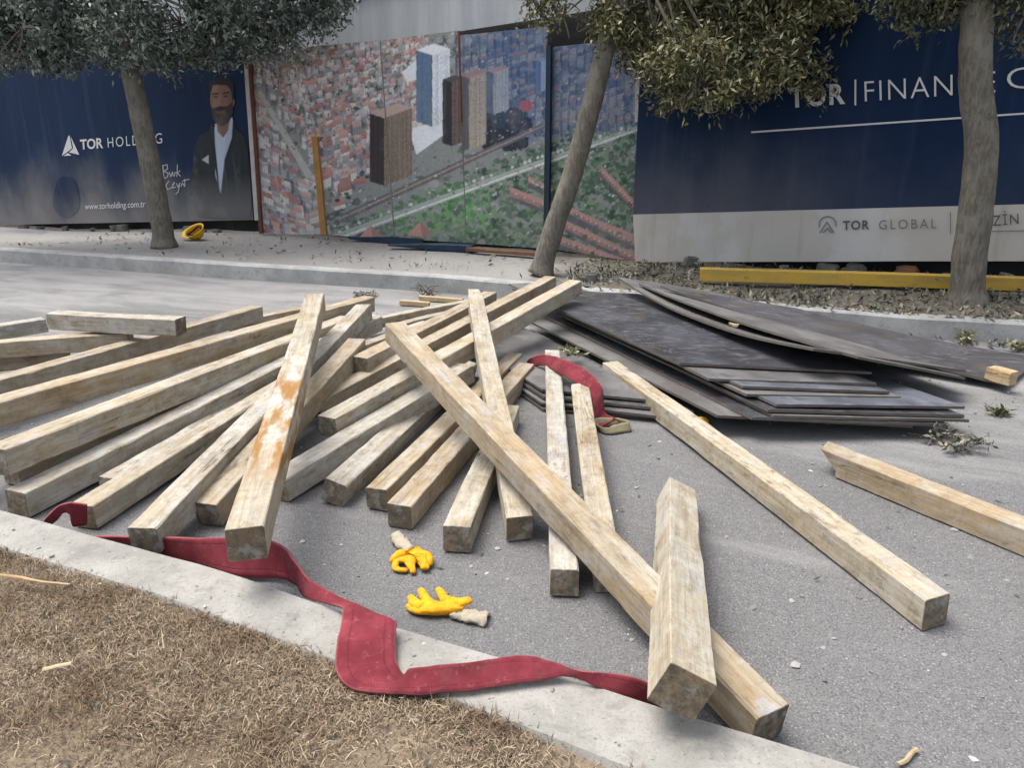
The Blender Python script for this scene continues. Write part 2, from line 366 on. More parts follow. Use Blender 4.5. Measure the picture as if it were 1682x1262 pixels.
M['black'] = m_plain('black_webbing', (.02, .02, .022), .8)
def m_yellowpaint():
    t = NT('worn_yellow_paint'); p = t.obj(); n = t.noise(t.vm('MULTIPLY', p, (2, 9, 9)), 1.4, 6, .68)
    c = t.mix(t.ss(n, .4, .62), (.48, .315, .05), (.38, .26, .07)); c = t.mix(t.ss(t.noise(p, 8, 6, .7), .62, .7), c, (.18, .13, .07))
    return t.out(c, .75, n, .3, .004)
M['yellow'] = m_yellowpaint()
def m_navy(name, dust_top, amt=.7, fade=None):
    t = NT(name); p = t.obj(); xs = t.sep(p)          # object z = height above the board's foot
    n1 = t.noise(t.vm('MULTIPLY', p, (.7, .7, .45)), 1.4, 6, .62); st = t.noise(t.vm('MULTIPLY', p, (7, 7, .35)), 1, 4, .6)
    c = t.mix(n1, (.0035, .012, .042), (.007, .028, .078)); c = t.mix(t.ma('MULTIPLY', t.ss(st, .52, .72), .14), c, (.075, .095, .14))
    d = t.ma('ADD', t.ma('SUBTRACT', dust_top, xs[2]), t.ma('MULTIPLY', t.ma('SUBTRACT', n1, .5), 1.6))
    amt = t.ma('MULTIPLY', t.ma('SUBTRACT', 1.0, t.ma('MULTIPLY', t.ss(xs[0], *fade), .78)), amt) if fade else amt
    c = t.mix(t.ma('MULTIPLY', t.ss(d, -.3, 1.0), amt), c, t.mix(n1, (.16, .16, .165), (.30, .275, .24)))
    sp = t.ss(t.noise(t.vm('ADD', p, (2, 8, 1)), 5, 5, .65), .66, .72)
    c = t.mix(t.ma('MULTIPLY', sp, .5), c, (.012, .014, .03))
    return t.out(c, .6, n1, .1, .02, .12)
M['navyL'] = m_navy('banner_navy_dusty', .62, .72)
M['navy_patch'] = m_navy('banner_navy_patch', .45, .6)
M['navyR'] = m_navy('banner_navy', 1.3, .36, (.2, 2.6))
def m_band():
    t = NT('banner_pale_band'); p = t.obj(); n1 = t.noise(p, 1.3, 6, .62); st = t.noise(t.vm('MULTIPLY', p, (9, 9, .8)), 1, 4, .6)
    c = t.mix(n1, (.40, .385, .355), (.50, .485, .455)); c = t.mix(t.ma('MULTIPLY', t.ss(st, .55, .7), .4), c, (.31, .285, .24))
    c = t.mix(t.ma('MULTIPLY', t.ss(t.noise(t.vm('ADD', p, (3, 0, 8)), 1.1, 6, .6), .50, .62), .7), c, (.53, .535, .54))
    return t.out(c, .7, n1, .2, .02)
M['band'] = m_band()
M['white'] = m_plain('white_print', (.58, .59, .60), .7, .08)
M['pale_print'] = m_plain('pale_print', (.42, .44, .47), .7, .08)
M['ink'] = m_plain('grey_ink', (.085, .087, .095), .7, .1)
M['ink_soft'] = m_plain('soft_grey_ink', (.17, .17, .17), .7, .1)
def m_print(name):
    t = NT(name); a = t.n('ShaderNodeVertexColor'); a.layer_name = 'print'; p = t.obj()
    c = t.mix(t.ma('MULTIPLY', t.ss(t.noise(p, 1.6, 5, .62), .5, .7), .3), a.outputs[0], (.24, .235, .22))
    c = t.mix(t.ma('MULTIPLY', t.ss(t.noise(t.vm('MULTIPLY', p, (8, 8, .5)), 1, 4), .56, .72), .22), c, (.33, .33, .33))
    return t.out(c, .6)
M['print'] = m_print('printed_board')
def m_building():
    t = NT('raw_concrete_wall'); p = t.obj(); n1 = t.noise(t.vm('MULTIPLY', p, (3, 3, .25)), 1.2, 6, .65); n2 = t.noise(p, 1.2, 5)
    c = t.mix(t.ss(n1, .35, .7), (.44, .46, .48), (.58, .60, .61)); c = t.mix(t.ma('MULTIPLY', t.ss(n2, .5, .7), .35), c, (.25, .25, .25))
    return t.out(c, .9, n1, .2, .02)
M['concrete'] = m_building()
M['gapdark'] = m_plain('gap_darkening', (.02, .022, .026), .6)  # near-black colour of the added backing that darkens the gaps
M['stake'] = m_plain('stained_stake_wood', (.32, .17, .06), .85, .4, 9)
M['rust'] = m_plain('rusty_steel', (.14, .055, .035), .85, .4, 12)
M['whitepost'] = m_plain('chalky_white_paint', (.42, .40, .40), .8, .3, 9)
M['bluesheet'] = m_plain('dark_blue_sheet', (.014, .03, .055), .4, .4, 5)
M['greensheet'] = m_plain('dark_green_sheet', (.012, .05, .05), .4, .4, 5)
M['plank'] = m_plain('red_brown_plank', (.15, .08, .05), .85, .4, 12)
M['rubble'] = m_plain('grey_rubble', (.15, .145, .135), .95, .5, 5, .6)
M['brick'] = m_plain('brick_rubble', (.24, .12, .075), .95, .4, 9, .6)
def m_grit():
    t = NT('road_grit'); c = t.ramp(t.island(), [(0, (.13, .13, .13)), (.4, (.22, .215, .21)), (.75, (.34, .33, .32)), (1, (.50, .49, .47))]); return t.out(c, .9)
M['grit'] = m_grit()
M['twig'] = m_plain('dry_twig', (.11, .085, .06), .9, .4, 40)
M['splinter'] = m_wood('splintered_wood', [(.52, .40, .24)] * 3, .2, .0, .2)

# ------------------------------------------------------------------ setting: road, kerbs, pavement, verge
def sheet(name, pts, z, mat, label=None):
    me = pymesh(name, [(p[0], p[1], z) for p in pts], [tuple(range(len(pts)))])
    o = link(name, me, mat); tag(o, kind='structure'); return o
sheet('road', [(-150, -150), (150, -150), (150, 250), (-150, 250)], 0, M['road'])
def extrude_strip(name, left, right, z0, zl, zr, mat, sub=1, wob=0.0, top_only=False):
    """raised strip between polylines left/right (2D), with side faces down to z0"""
    V = []; F = []; n = len(left)
    for a, b in zip(left, right):
        wa = noise.noise(Vector((a[0] * 3, a[1] * 3, 1))) * wob; wb = noise.noise(Vector((b[0] * 3, b[1] * 3, 4))) * wob
        dv = Vector((b[0] - a[0], b[1] - a[1])).normalized()
        za = zl(a) if callable(zl) else zl; zb = zr(b) if callable(zr) else zr
        c = .016
        A = Vector((a[0], a[1])) + dv * wa; B = Vector((b[0], b[1])) + dv * wb
        V += [(A.x, A.y, z0), (A.x, A.y, za - c), (A.x + dv.x * c, A.y + dv.y * c, za), (B.x - dv.x * c, B.y - dv.y * c, zb), (B.x, B.y, zb - c), (B.x, B.y, z0)]
    for i in range(n - 1):
        for k in range(5): F.append((i * 6 + k, i * 6 + 6 + k, i * 6 + 7 + k, i * 6 + k + 1))
    F.append((0, 1, 2, 3, 4, 5)); F.append(tuple((n - 1) * 6 + k for k in range(6))[::-1])
    bm = bmesh.new(); me = pymesh(name, V, F); bm.from_mesh(me); bmesh.ops.recalc_face_normals(bm, faces=bm.faces); bm.to_mesh(me); bm.free()
    return me
def resample(P, step):
    P = [Vector((p[0], p[1])) for p in P]; out = [P[0]]
    for a, b in zip(P, P[1:]):
        n = max(1, int((b - a).length / step))
        for k in range(1, n + 1): out.append(a + (b - a) * k / n)
    return out
KZ = .12
ke = [at(u, v, KZ) for u, v in [(0, 835), (330, 925), (560, 1000), (800, 1070), (1100, 1163), (1430, 1262)]]
kg = [at(u, v, KZ) for u, v in [(0, 900), (270, 982), (520, 1075), (740, 1152), (880, 1203), (1030, 1262)]]
def ext(P, a, b):
    d0 = (P[0] - P[1]).normalized(); d1 = (P[-1] - P[-2]).normalized(); return [P[0] + d0 * a] + list(P) + [P[-1] + d1 * b]
ke = ext(ke, 9, 4); kg = ext(kg, 9, 4)
kn = 160
def evenly(P, n):
    P = [Vector((p[0], p[1])) for p in P]; L = [0]
    for a, b in zip(P, P[1:]): L.append(L[-1] + (b - a).length)
    out = []
    for i in range(n):
        s = L[-1] * i / (n - 1); k = max(j for j in range(len(L)) if L[j] <= s + 1e-9); k = min(k, len(P) - 2)
        out.append(P[k] + (P[k + 1] - P[k]) * ((s - L[k]) / (L[k + 1] - L[k])))
    return out
kme = extrude_strip('kerb', evenly(kg, kn), evenly(ke, kn), -.02, KZ - .004, KZ, M['kerb'], wob=.012)
o = link('kerb', kme, M['kerb']); tag(o, kind='structure')
gpoly = [Vector((p[0], p[1])) for p in kg]
gl = evenly(kg, kn)
V = []; F = []
for p in gl:
    d = Vector((-.42, -.91))
    for k in range(10):
        q = p + d * (k * .33) + Vector((0, 0)); V.append((q.x, q.y, KZ - .022 + .012 * noise.noise(Vector((q.x * 4, q.y * 4, 0)))))
for i in range(kn - 1):
    for k in range(9): F.append((i * 10 + k, i * 10 + k + 1, i * 10 + 11 + k, i * 10 + 10 + k))
o = link('verge_soil', pymesh('verge_soil', V, F, True), M['soil']); tag(o, kind='structure')

# far kerb and pavement
fk = [Vector((p[0], p[1])) for p in [at(0, 430), at(380, 458), at(720, 480), at(1250, 533), at(1500, 555), at(1682, 566)]]
fk = [fk[0] + (fk[0] - fk[2]) * 3] + fk + [fk[-1] + (fk[-1] - fk[-3]) * 6]
KD = Vector((.925, -.38)).normalized(); KNn = Vector((.38, .925)).normalized()   # along / away from the road
fkl = evenly(fk, 420)
FKZ = .165
me = extrude_strip('far_kerb', fkl, [p + KNn * .17 for p in fkl], -.02, FKZ, FKZ, M['farkerb'], wob=.012)
o = link('far_kerb', me, M['farkerb']); tag(o, kind='structure')
def rise(x, s):
    zf = float(np.interp(x, [-12, -9, -7.6, -5, -3.6, 1.4, 2.8, 4.6, 8], [-.12, -.05, .0, .15, .195, .195, .20, .24, .26])); sf = float(np.interp(x, [-9, -3.6, 1.4, 4.6], [2.7, 2.2, 1.6, 1.25]))
    f = max(0, min(s / sf, 1.15)); return FKZ - .006 + (zf - FKZ + .006) * f * f * (3 - 2 * f) if f < 1 else zf
V = []; F = []; NR = 26
for p in fkl:
    for k in range(NR):
        s = .17 + (k / (NR - 1)) ** 1.3 * 11; q = p + KNn * s
        z = rise(q.x, s) + (.015 * noise.noise(Vector((q.x * 1.7, q.y * 1.7, 0))) + .02 * max(0, min(1, q.x)) * noise.noise(Vector((q.x * 5, q.y * 5, 3)))) * min(1, (s - .17) * 3)
        V.append((q.x, q.y, z))
for i in range(len(fkl) - 1):
    for k in range(NR - 1): F.append((i * NR + k, i * NR + NR + k, i * NR + NR + 1 + k, i * NR + k + 1))
o = link('pavement', pymesh('pavement', V, F, True), M['pave']); tag(o, kind='structure')
def pz(q):
    best = min(range(len(fkl)), key=lambda i: (fkl[i] - Vector((q[0], q[1]))).length_squared)
    s = max(.17, (Vector((q[0], q[1])) - fkl[best]).dot(KNn)); return rise(q[0], s)
#@@SETTING_END

# ------------------------------------------------------------------ timber beams
def beam(name, p, q, wdt=.105, hgt=None, roll=0, mats=('pale', 'end'), bow=0.0, taper=None, wane=.006, seed=0, cut=None):
    p, q = Vector(p), Vector(q); L = (q - p).length; hgt = hgt or wdt
    rr = random.Random(seed + 17)
    x = (q - p).normalized(); up = Vector((0, 0, 1)); y = up.cross(x).normalized(); z = x.cross(y)
    rot = Matrix((x, y, z)).transposed() @ Matrix.Rotation(R(roll), 3, 'X')
    n = max(6, int(L / .045)); V = []; F = []; MI = []
    wob = [rr.uniform(-1, 1) for _ in range(4)]
    c0 = .0028
    sh = [(rr.uniform(-.12, .12), rr.uniform(-.12, .12)) for _ in range(2)]
    if cut: sh[1] = cut
    for i in range(n + 1):
        f = i / n; X = (f - .5) * L
        wy = wdt / 2; wz = hgt / 2
        if taper:
            tf = min(1, (f * L if taper[0] == 'near' else (1 - f) * L) / taper[1]); wz *= taper[2] + (1 - taper[2]) * tf; wy *= .75 + .25 * tf
        oy = bow * math.sin(f * math.pi) + .003 * wob[0] * math.sin(f * 7 + wob[1]); oz = -abs(bow) * .0 + .0025 * wob[2] * math.sin(f * 5 + wob[3])
        cr = []
        for a, (sy, sz) in enumerate(((1, 1), (-1, 1), (-1, -1), (1, -1))):
            nz = noise.noise(Vector((X * 3.1, a * 7.3 + seed * 3.7, seed))) ; n2 = noise.noise(Vector((X * 19, a * 5.3 + seed, seed)))
            c = c0 + max(0, nz - .15) * wane * 1.8 + abs(n2) * .0026 + max(0, noise.noise(Vector((X * 6.5, a * 2.7 + seed * 1.3, seed + 3))) - .4) * .012
            jy = .0022 * noise.noise(Vector((X * 9, a * 3.3, seed + 9))); jz = .0022 * noise.noise(Vector((X * 9, a * 4.3, seed + 5)))
            A = (sy * (wy - c) + oy + jy, sz * wz + oz + jz); B = (sy * wy + oy + jy, sz * (wz - c) + oz + jz)
            cr += ([B, A] if sy * sz > 0 else [A, B])
        for (yy, zz) in cr:
            xx = X
            if i == 0: xx += sh[0][0] * yy + sh[0][1] * zz
            if i == n: xx += sh[1][0] * yy + sh[1][1] * zz
            V.append((xx, yy, zz))
    for i in range(n):
        for k in range(8):
            a = i * 8 + k; b = i * 8 + (k + 1) % 8; F.append((a, b, b + 8, a + 8)); MI.append(0)
    # slightly dished, chipped ends
    for i, s in ((0, 1), (n, -1)):
        base = i * 8; inner = []
        for k in range(8):
            vx = V[base + k]; inner.append(len(V)); V.append((vx[0] - s * (.0015 + .002 * rr.random()), vx[1] * .985, vx[2] * .985))
        for k in range(8):
            a, b = base + k, base + (k + 1) % 8; F.append((a, inner[k], inner[(k + 1) % 8], b) if s > 0 else (a, b, inner[(k + 1) % 8], inner[k])); MI.append(1)
        F.append(tuple(inner)); MI.append(1)
    me = pymesh(name, V, F)
    me.materials.append(M[mats[0]]); me.materials.append(M[mats[1]]); me.polygons.foreach_set('material_index', MI)
    bm = bmesh.new(); bm.from_mesh(me); bmesh.ops.recalc_face_normals(bm, faces=bm.faces); bm.to_mesh(me); bm.free()
    o = bpy.data.objects.new(name, me); COL.objects.link(o)
    o.matrix_world = Matrix.Translation((p + q) / 2) @ rot.to_4x4()
    return o
# near end (u,v,height), far end, options, label
BEAMS = [
 ((1262, 1194, .06), (648, 545, .46), dict(mats=('smear', 'end'), wdt=.112), 'longest diagonal timber beam crossing over the vertical beams, its foot against the near kerb'),
 ((853, 868, .06), (778, 481, .44), dict(mats=('pale', 'end'), taper=('far', .25, .55)), 'steep pale beam with a pointed raised top, passing under the long diagonal beam'),
 ((405, 893, .31), (519, 497, .50), dict(mats=('orange', 'end'), wdt=.115), 'orange stained beam lying on top of the heap, end over the red strap'),
 ((1537, 1005, .06), (1002, 607, .075), dict(mats=('dirty', 'end'), wdt=.108), 'separate mottled beam lying on bare asphalt in front of the plywood stack'),
 ((1120, 1138, .25), (1110, 815, .06), dict(mats=('pale', 'end'), wdt=.122, roll=24), 'short thick beam rolled on edge, nearest the camera, propped on the long diagonal beam'),
 ((927, 957, .06), (907, 586, .10), dict(mats=('grey', 'end'), wdt=.098), 'light grey beam pointing straight away, between the diagonal beam and the red sling'),
 ((998, 952, .055), (953, 643, .12), dict(mats=('dirty', 'end'), wdt=.1, roll=-6), 'speckled narrow beam just right of the light grey beam, top beside red sling'),
 ((2020, 1015, .06), (1372, 757, .06), dict(mats=('tan', 'end'), cut=(-.35, 1.15), wdt=.11), 'tan beam with a slanting cut end running out of the picture on the right'),
 ((1722, 960, .055), (2060, 1120, .055), dict(mats=('pale', 'end')), 'beam end just showing at the right edge below the beam with the slanting cut end'),
 ((297, 536, .36), (88, 526, .33), dict(mats=('grey', 'end'), wdt=.11), 'short whitish block of timber lying crosswise on the left of the heap'),
 ((-160, 570, .12), (74, 533, .12), dict(mats=('grey', 'end')), 'farthest beam at the left edge, its end showing behind the short crosswise block'),
 ((-130, 583, .20), (215, 557, .22), dict(mats=('tan', 'end')), 'tan beam at the left edge running in under the short crosswise block'),
 ((-130, 614, .10), (115, 583, .10), dict(mats=('tan', 'end'), wdt=.09), 'thin buried beam at the left edge below the tan beam under the block'),
 ((-140, 676, .22), (423, 514, .16), dict(mats=('tan', 'end'), wdt=.11), 'brown beam passing beneath the short crosswise block with its far end beyond'),
 ((-120, 710, .35), (606, 499, .26), dict(mats=('tan', 'end'), wdt=.115), 'uppermost long beam of the left fan, passing behind the orange stained beam'),
 ((-6, 758, .23), (572, 531, .22), dict(mats=('pale', 'end'), wdt=.115), 'second long beam of the left fan with a whitish top and dark side'),
 ((20, 778, .06), (500, 590, .06), dict(mats=('tan', 'end')), 'low beam on the asphalt tucked under the second long beam of the left fan'),
 ((28, 828, .06), (618, 530, .20), dict(mats=('grey', 'end'), wdt=.112), 'beam with a cement grey side whose near end rests beside the left kerb'),
 ((138, 848, .06), (500, 618, .10), dict(mats=('pale', 'end')), 'beam with a small red strap loop wrapped round its near end'),
 ((178, 800, .055), (440, 645, .055), dict(mats=('grey', 'end'), wdt=.09), 'half hidden beam between the cement sided beam and the red looped beam'),
 ((237, 888, .10), (598, 511, .31), dict(mats=('grey', 'end'), wdt=.108), 'whitish beam with a cement smeared end on the kerb edge, left of orange beam'),
 ((341, 845, .06), (587, 570, .27), dict(mats=('tan', 'end'), wdt=.11), 'tan beam with a mouldy near end, directly under and behind the orange stained beam'),
 ((592, 602, .22), (806, 490, .22), dict(mats=('tan', 'end'), wdt=.11), 'golden beam in mid heap with its square sawn end facing the camera'),
 ((539, 702, .16), (945, 471, .38), dict(mats=('pale', 'end'), wdt=.11), 'long beam with lilac smears whose far end juts out over the plywood sheets'),
 ((515, 672, .10), (904, 464, .34), dict(mats=('tan', 'end'), wdt=.105), 'tan beam parallel to and behind the long jutting beam with the lilac smears'),
 ((456, 803, .06), (765, 612, .17), dict(mats=('grey', 'end'), wdt=.112), 'beam with a pale grey side emerging from under the orange beam onto the asphalt'),
 ((548, 810, .06), (770, 605, .055), dict(mats=('grey', 'end'), roll=14), 'leftmost of the four beam ends fanned on the asphalt, rough and rounded'),
 ((619, 820, .058), (846, 592, .058), dict(mats=('tan', 'end'), wdt=.1), 'second beam end from the left of the fan on the asphalt, partly behind the third'),
 ((656, 848, .058), (864, 610, .065), dict(mats=('tan', 'end'), wdt=.105), 'third beam end of the fan on the asphalt, right above the crumpled glove'),
 ((750, 886, .06), (838, 680, .055), dict(mats=('pale', 'end'), wdt=.105), 'rightmost of the four fanned beam ends, clean square end on the asphalt'),
 ((600, 534, .10), (776, 499, .10), dict(mats=('pale', 'end'), wdt=.08), 'thin pale beam at the back of the heap behind the golden beam'),
 ((640, 545, .06), (735, 517, .06), dict(mats=('pale', 'end'), wdt=.08), 'short broken beam at the back of the heap beside the thin pale beam'),
 ((380, 537, .06), (500, 513, .06), dict(mats=('tan', 'end'), wdt=.09), 'thin far beam showing behind the top long beam, left of orange beam top'),
 ((590, 577, .15), (700, 537, .15), dict(mats=('pale', 'end'), wdt=.085), 'short pale beam wedged behind the golden beam near the raised end of the tan one'),
]
for i, (a, b, kw, lab) in enumerate(BEAMS):
    o = beam('timber_beam', at(*a), at(*b), seed=i * 3 + 1, **kw)
    tag(o, lab, 'timber beam', 'timber beams scattered over the road')

# ------------------------------------------------------------------ plywood sheets
def plysheet(NL, NRt, FRt, FLt, lab, mat='ply', sag=0.0, curl=0.0, th=.015, seed=0):
    NL, NRt, FRt, FLt = map(Vector, (NL, NRt, FRt, FLt))
    c = (NL + NRt + FRt + FLt) / 4; n = 16; V = []; F = []; MI = []
    for side in (0, 1):
        for j in range(n + 1):
            for i in range(n + 1):
                s, t_ = i / n, j / n
                p = NL * (1 - s) * (1 - t_) + NRt * s * (1 - t_) + FRt * s * t_ + FLt * (1 - s) * t_
                p = p - c
                p.z += -sag * 4 * t_ * (1 - t_) + curl * (1 - s) ** 2 * (1 - 2 * abs(t_ - .5)) + .003 * noise.noise(Vector((p.x * 2, p.y * 2, seed)))
                if i in (0, n) or j in (0, n): p.x += .003 * noise.noise(Vector((p.x * 20, p.y * 20, seed))); p.y += .003 * noise.noise(Vector((p.x * 20, p.y * 20, seed + 3)))
                if side: p.z -= th
                V.append(p)
    N = (n + 1) ** 2; ix = lambda i, j: j * (n + 1) + i
    for j in range(n):
        for i in range(n):
            a, b, cc, d = ix(i, j), ix(i + 1, j), ix(i + 1, j + 1), ix(i, j + 1)
            F.append((a, b, cc, d)); MI.append(0); F.append((N + a, N + d, N + cc, N + b)); MI.append(0)
    for k in range(n):
        for a, b in ((ix(k, 0), ix(k + 1, 0)), (ix(n, k), ix(n, k + 1)), (ix(k + 1, n), ix(k, n)), (ix(0, k + 1), ix(0, k))):
            F.append((a, N + a, N + b, b)); MI.append(1)
    me = pymesh('plywood_sheet', V, F); me.materials.append(M[mat]); me.materials.append(M['plyedge']); me.polygons.foreach_set('material_index', MI)
    o = bpy.data.objects.new('plywood_sheet', me); COL.objects.link(o); o.location = c
    tag(o, lab, 'plywood sheet', 'dark plywood sheets in the stack'); return o
DIR = Vector((-.387, .922, 0))
def stack(NLp, NRp, lab, zf=(0, 0), L=2.44, **k):
    a, b = at(*NLp), at(*NRp); d = k.pop('dir', DIR)
    return plysheet(a, b, b + d * L + Vector((0, 0, zf[1])), a + d * L + Vector((0, 0, zf[0])), lab, **k)
D2 = Vector((-.42, .907, 0))
low = [((892, 672, .02), (1170, 692, .02)), ((890, 662, .045), (1120, 688, .045)), ((893, 652, .07), (1140, 676, .07)), ((890, 640, .095), (1100, 660, .095))]
LW = ['bottom sheet of the low plywood pile behind the red sling, lying on the road', 'second sheet up in the low plywood pile behind the red sling', 'third sheet up in the low plywood pile behind the red sling', 'top sheet of the low plywood pile behind the red sling, left of main stack']
for i, (a, b) in enumerate(low): stack(a, b, LW[i], L=2.0, dir=D2, seed=i, mat='plygrey' if i % 2 else 'ply')
main = [
 ((1178, 682, .125), (1500, 699, .07), 'lowest brownish sheet of the main plywood stack, corner poking out at the front left', 'plygrey'),
 ((1235, 686, .135), (1560, 697, .085), 'second sheet up in the main plywood stack, overhanging the dark gap', 'ply'),
 ((1270, 682, .15), (1592, 690, .10), 'third sheet of the main plywood stack, its edge the lowest at the front right', 'plygrey'),
 ((1262, 673, .172), (1585, 682, .122), 'fourth sheet of the main plywood stack, one below the bluish front sheet', 'ply'),
 ((1276, 664, .195), (1585, 668, .148), 'bluish grey front sheet on top at the near right corner of the stack', 'plyblue'),
 ((1226, 647, .208), (1480, 652, .165), 'sheet set back under the scuffed blue sheet near the front of the stack', 'plygrey'),
 ((1219, 634, .228), (1462, 643, .188), 'scuffed light blue sheet in mid stack, set back from the front one', 'plyblue'),
 ((1165, 622, .238), (1440, 630, .208), 'sheet edge just below the topmost flat sheet of the main stack', 'plygrey'),
 ((1116, 596, .262), (1432, 611, .232), 'topmost flat sheet of the main stack, partly shaded by the raised curved sheet', 'ply'),
]
for i, (a, b, lab, mt) in enumerate(main): stack(a, b, lab, seed=i + 10, mat=mt, dir=(DIR + Vector((.012 * ((i * 7) % 5 - 2), 0, 0))).normalized())
# three long sheets thrown on the stack, left edge propped up
NLv, FLv = at(1336, 572, .40), at(1015, 455, .38); 
plysheet(NLv, NLv + Vector((1.10, .36, -.24)), FLv + Vector((1.1, .36, -.22)), FLv, 'curved grey sheet with raised left edge and deep dark gap below', 'plygrey', sag=.09, seed=31)
NLv, FLv = at(1410, 585, .37), at(1050, 466, .36)
plysheet(NLv, NLv + Vector((.8, .3, -.22)), FLv + Vector((1.0, .45, -.2)), FLv, 'thin pale edged sheet between the curved raised sheet and outermost slanting sheet', 'plygrey', sag=.03, seed=32)
NLv, FLv = at(1655, 632, .05), at(1085, 470, .37)
plysheet(NLv, at(1712, 588, .02), at(1312, 507, .19), FLv, 'outermost large sheet slanting from the stack to the road by the far kerb', 'ply', sag=.03, seed=33)
a = at(858, 463, .3)
plysheet(at(905, 500, .22), at(1000, 490, .22), at(920, 462, .22), at(836, 466, .22), 'bluish far corner of a sheet showing beyond the jutting beam ends', 'plygrey', seed=34)
o = beam('wood_offcut', at(1626, 612, .10), at(1664, 622, .10), wdt=.085, mats=('splinter', 'splinter'), seed=99, wane=.02)
tag(o, 'splintered pale wood block at the near corner of the outermost plywood sheet', 'wood block')
o = beam('wood_offcut', at(1199, 532, .36), at(1212, 535, .36), wdt=.016, mats=('splinter', 'splinter'), seed=98, wane=.02)
tag(o, 'small bright wood chip lying on the raised curved plywood sheet', 'wood chip')
#@@PLY_END

# ------------------------------------------------------------------ red slings
def ribbon(name, pairs, mat, th=.009, n=8, cross=8, parent=None, ripple=.004):
    A = catmull([p[0] for p in pairs], n); B = catmull([p[1] for p in pairs], n)
    V = []; F = []; m = cross + 1
    for i, (a, b) in enumerate(zip(A, B)):
        for k in range(m):
            p = a.lerp(b, k / cross); V.append(p + noise.noise_vector(p * 12) * ripple + noise.noise_vector(p * 45) * ripple * .45)
    for i in range(len(A) - 1):
        for k in range(cross): F.append((i * m + k, i * m + k + 1, i * m + m + k + 1, i * m + m + k))
    me = pymesh(name, V, F, True)
    la = [0.0]
    for i in range(1, len(A)): la.append(la[-1] + ((A[i] + B[i]) / 2 - (A[i - 1] + B[i - 1]) / 2).length)
    t1 = me.attributes.new('across', 'FLOAT', 'POINT'); t1.data.foreach_set('value', [k / cross for _ in A for k in range(m)])
    t2 = me.attributes.new('length', 'FLOAT', 'POINT'); t2.data.foreach_set('value', [l for l in la for k in range(m)])
    o = link(name, me, mat, parent)
    md = o.modifiers.new('s', 'SOLIDIFY'); md.thickness = th; md.offset = 0
    return o
def prs(L): return [(at(*a), at(*b)) for a, b in L]
o = ribbon('lifting_strap', prs([
 ((150, 880, .06), (150, 900, .0)), ((270, 883, .10), (285, 918, .01)), ((375, 884, .125), (385, 946, .012)), ((440, 887, .125), (462, 951, .02)),
 ((472, 905, .13), (488, 962, .06)), ((502, 945, .14), (503, 982, .10)), ((545, 974, .15), (532, 990, .13)), ((605, 1002, .165), (556, 996, .15)), ((640, 1017, .168), (563, 998, .158)), ((650, 1022, .168), (565, 999, .16)), ((651.5, 1026, .166), (565, 1004, .16)),
 ((651, 1060, .145), (555, 1055, .145)), ((652, 1086, .135), (551, 1092, .132)), ((657, 1099, .13), (556, 1113, .13)), ((664, 1109, .123), (572, 1128, .127)), ((673, 1115, .122), (598, 1136, .127)),
 ((672, 1107, .145), (630, 1140, .127)), ((678, 1099, .162), (655, 1141, .128)), ((745, 1092, .172), (712, 1141, .13)), ((850, 1079, .165), (800, 1130, .135)), ((905, 1088, .16), (890, 1117, .138)),
 ((950, 1101, .16), (940, 1112, .14)), ((1000, 1106, .15), (1000, 1138, .11)), ((1060, 1119, .13), (1050, 1160, .06)), ((1098, 1150, .06), (1090, 1185, .0))]), M['strap'])
tag(o, 'long wide red webbing strap draped over the near kerb onto dry grass', 'lifting strap')
root = empty('lifting_sling', at(985, 690, 0)); tag(root, 'dull red webbing sling with a khaki end loop beside the plywood stack', 'lifting sling')
o = ribbon('webbing', prs([((862, 600, .06), (866, 606, .0)), ((872, 588, .14), (876, 603, .08)), ((896, 583, .19), (895, 602, .13)), ((925, 590, .22), (926, 618, .16)), ((957, 604, .22), (955, 635, .16)),
 ((986, 632, .19), (970, 657, .13)), ((991, 660, .11), (976, 682, .07)), ((995, 680, .05), (980, 693, .03)), ((1012, 688, .03), (986, 704, .015))]), M['strap'])
o.parent = root; o.matrix_parent_inverse = Matrix.Translation(-root.location)
pts = []
for k in range(15):
    a_ = 2 * math.pi * k / 14; pts.append((at(1007 + 24 * math.cos(a_) + 4 * math.sin(2 * a_), 702 + 7.5 * math.sin(a_) + 1.5 * math.cos(3 * a_), .012), .030 + .010 * math.sin(2 * a_ + 1), .012 * math.cos(a_ * 3)))
o = ribbon('end_loop', [(p + Vector((-.012 + t_, .010, h_)), p + Vector((.012, -.012, -.008))) for p, h_, t_ in pts], M['strapeye'], th=.010, n=4, cross=4, ripple=.006)
o.parent = root; o.matrix_parent_inverse = Matrix.Translation(-root.location)
o = ribbon('lifting_strap', [(at(70, 858, .06), at(84, 862, .04)), (at(80, 846, .12), at(95, 853, .09)), (at(95, 832, .15), at(106, 842, .12)), (ay(112, 826, 2.55), ay(116, 846, 2.56)), (ay(121, 826, 2.555), ay(120, 864, 2.555)), (ay(132, 827, 2.56), ay(132, 864, 2.56)), (ay(143, 829, 2.565), ay(143, 862, 2.565))], M['strap'], n=6, ripple=.001)
tag(o, 'small red strap loop round a beam end at the left kerb', 'lifting strap')

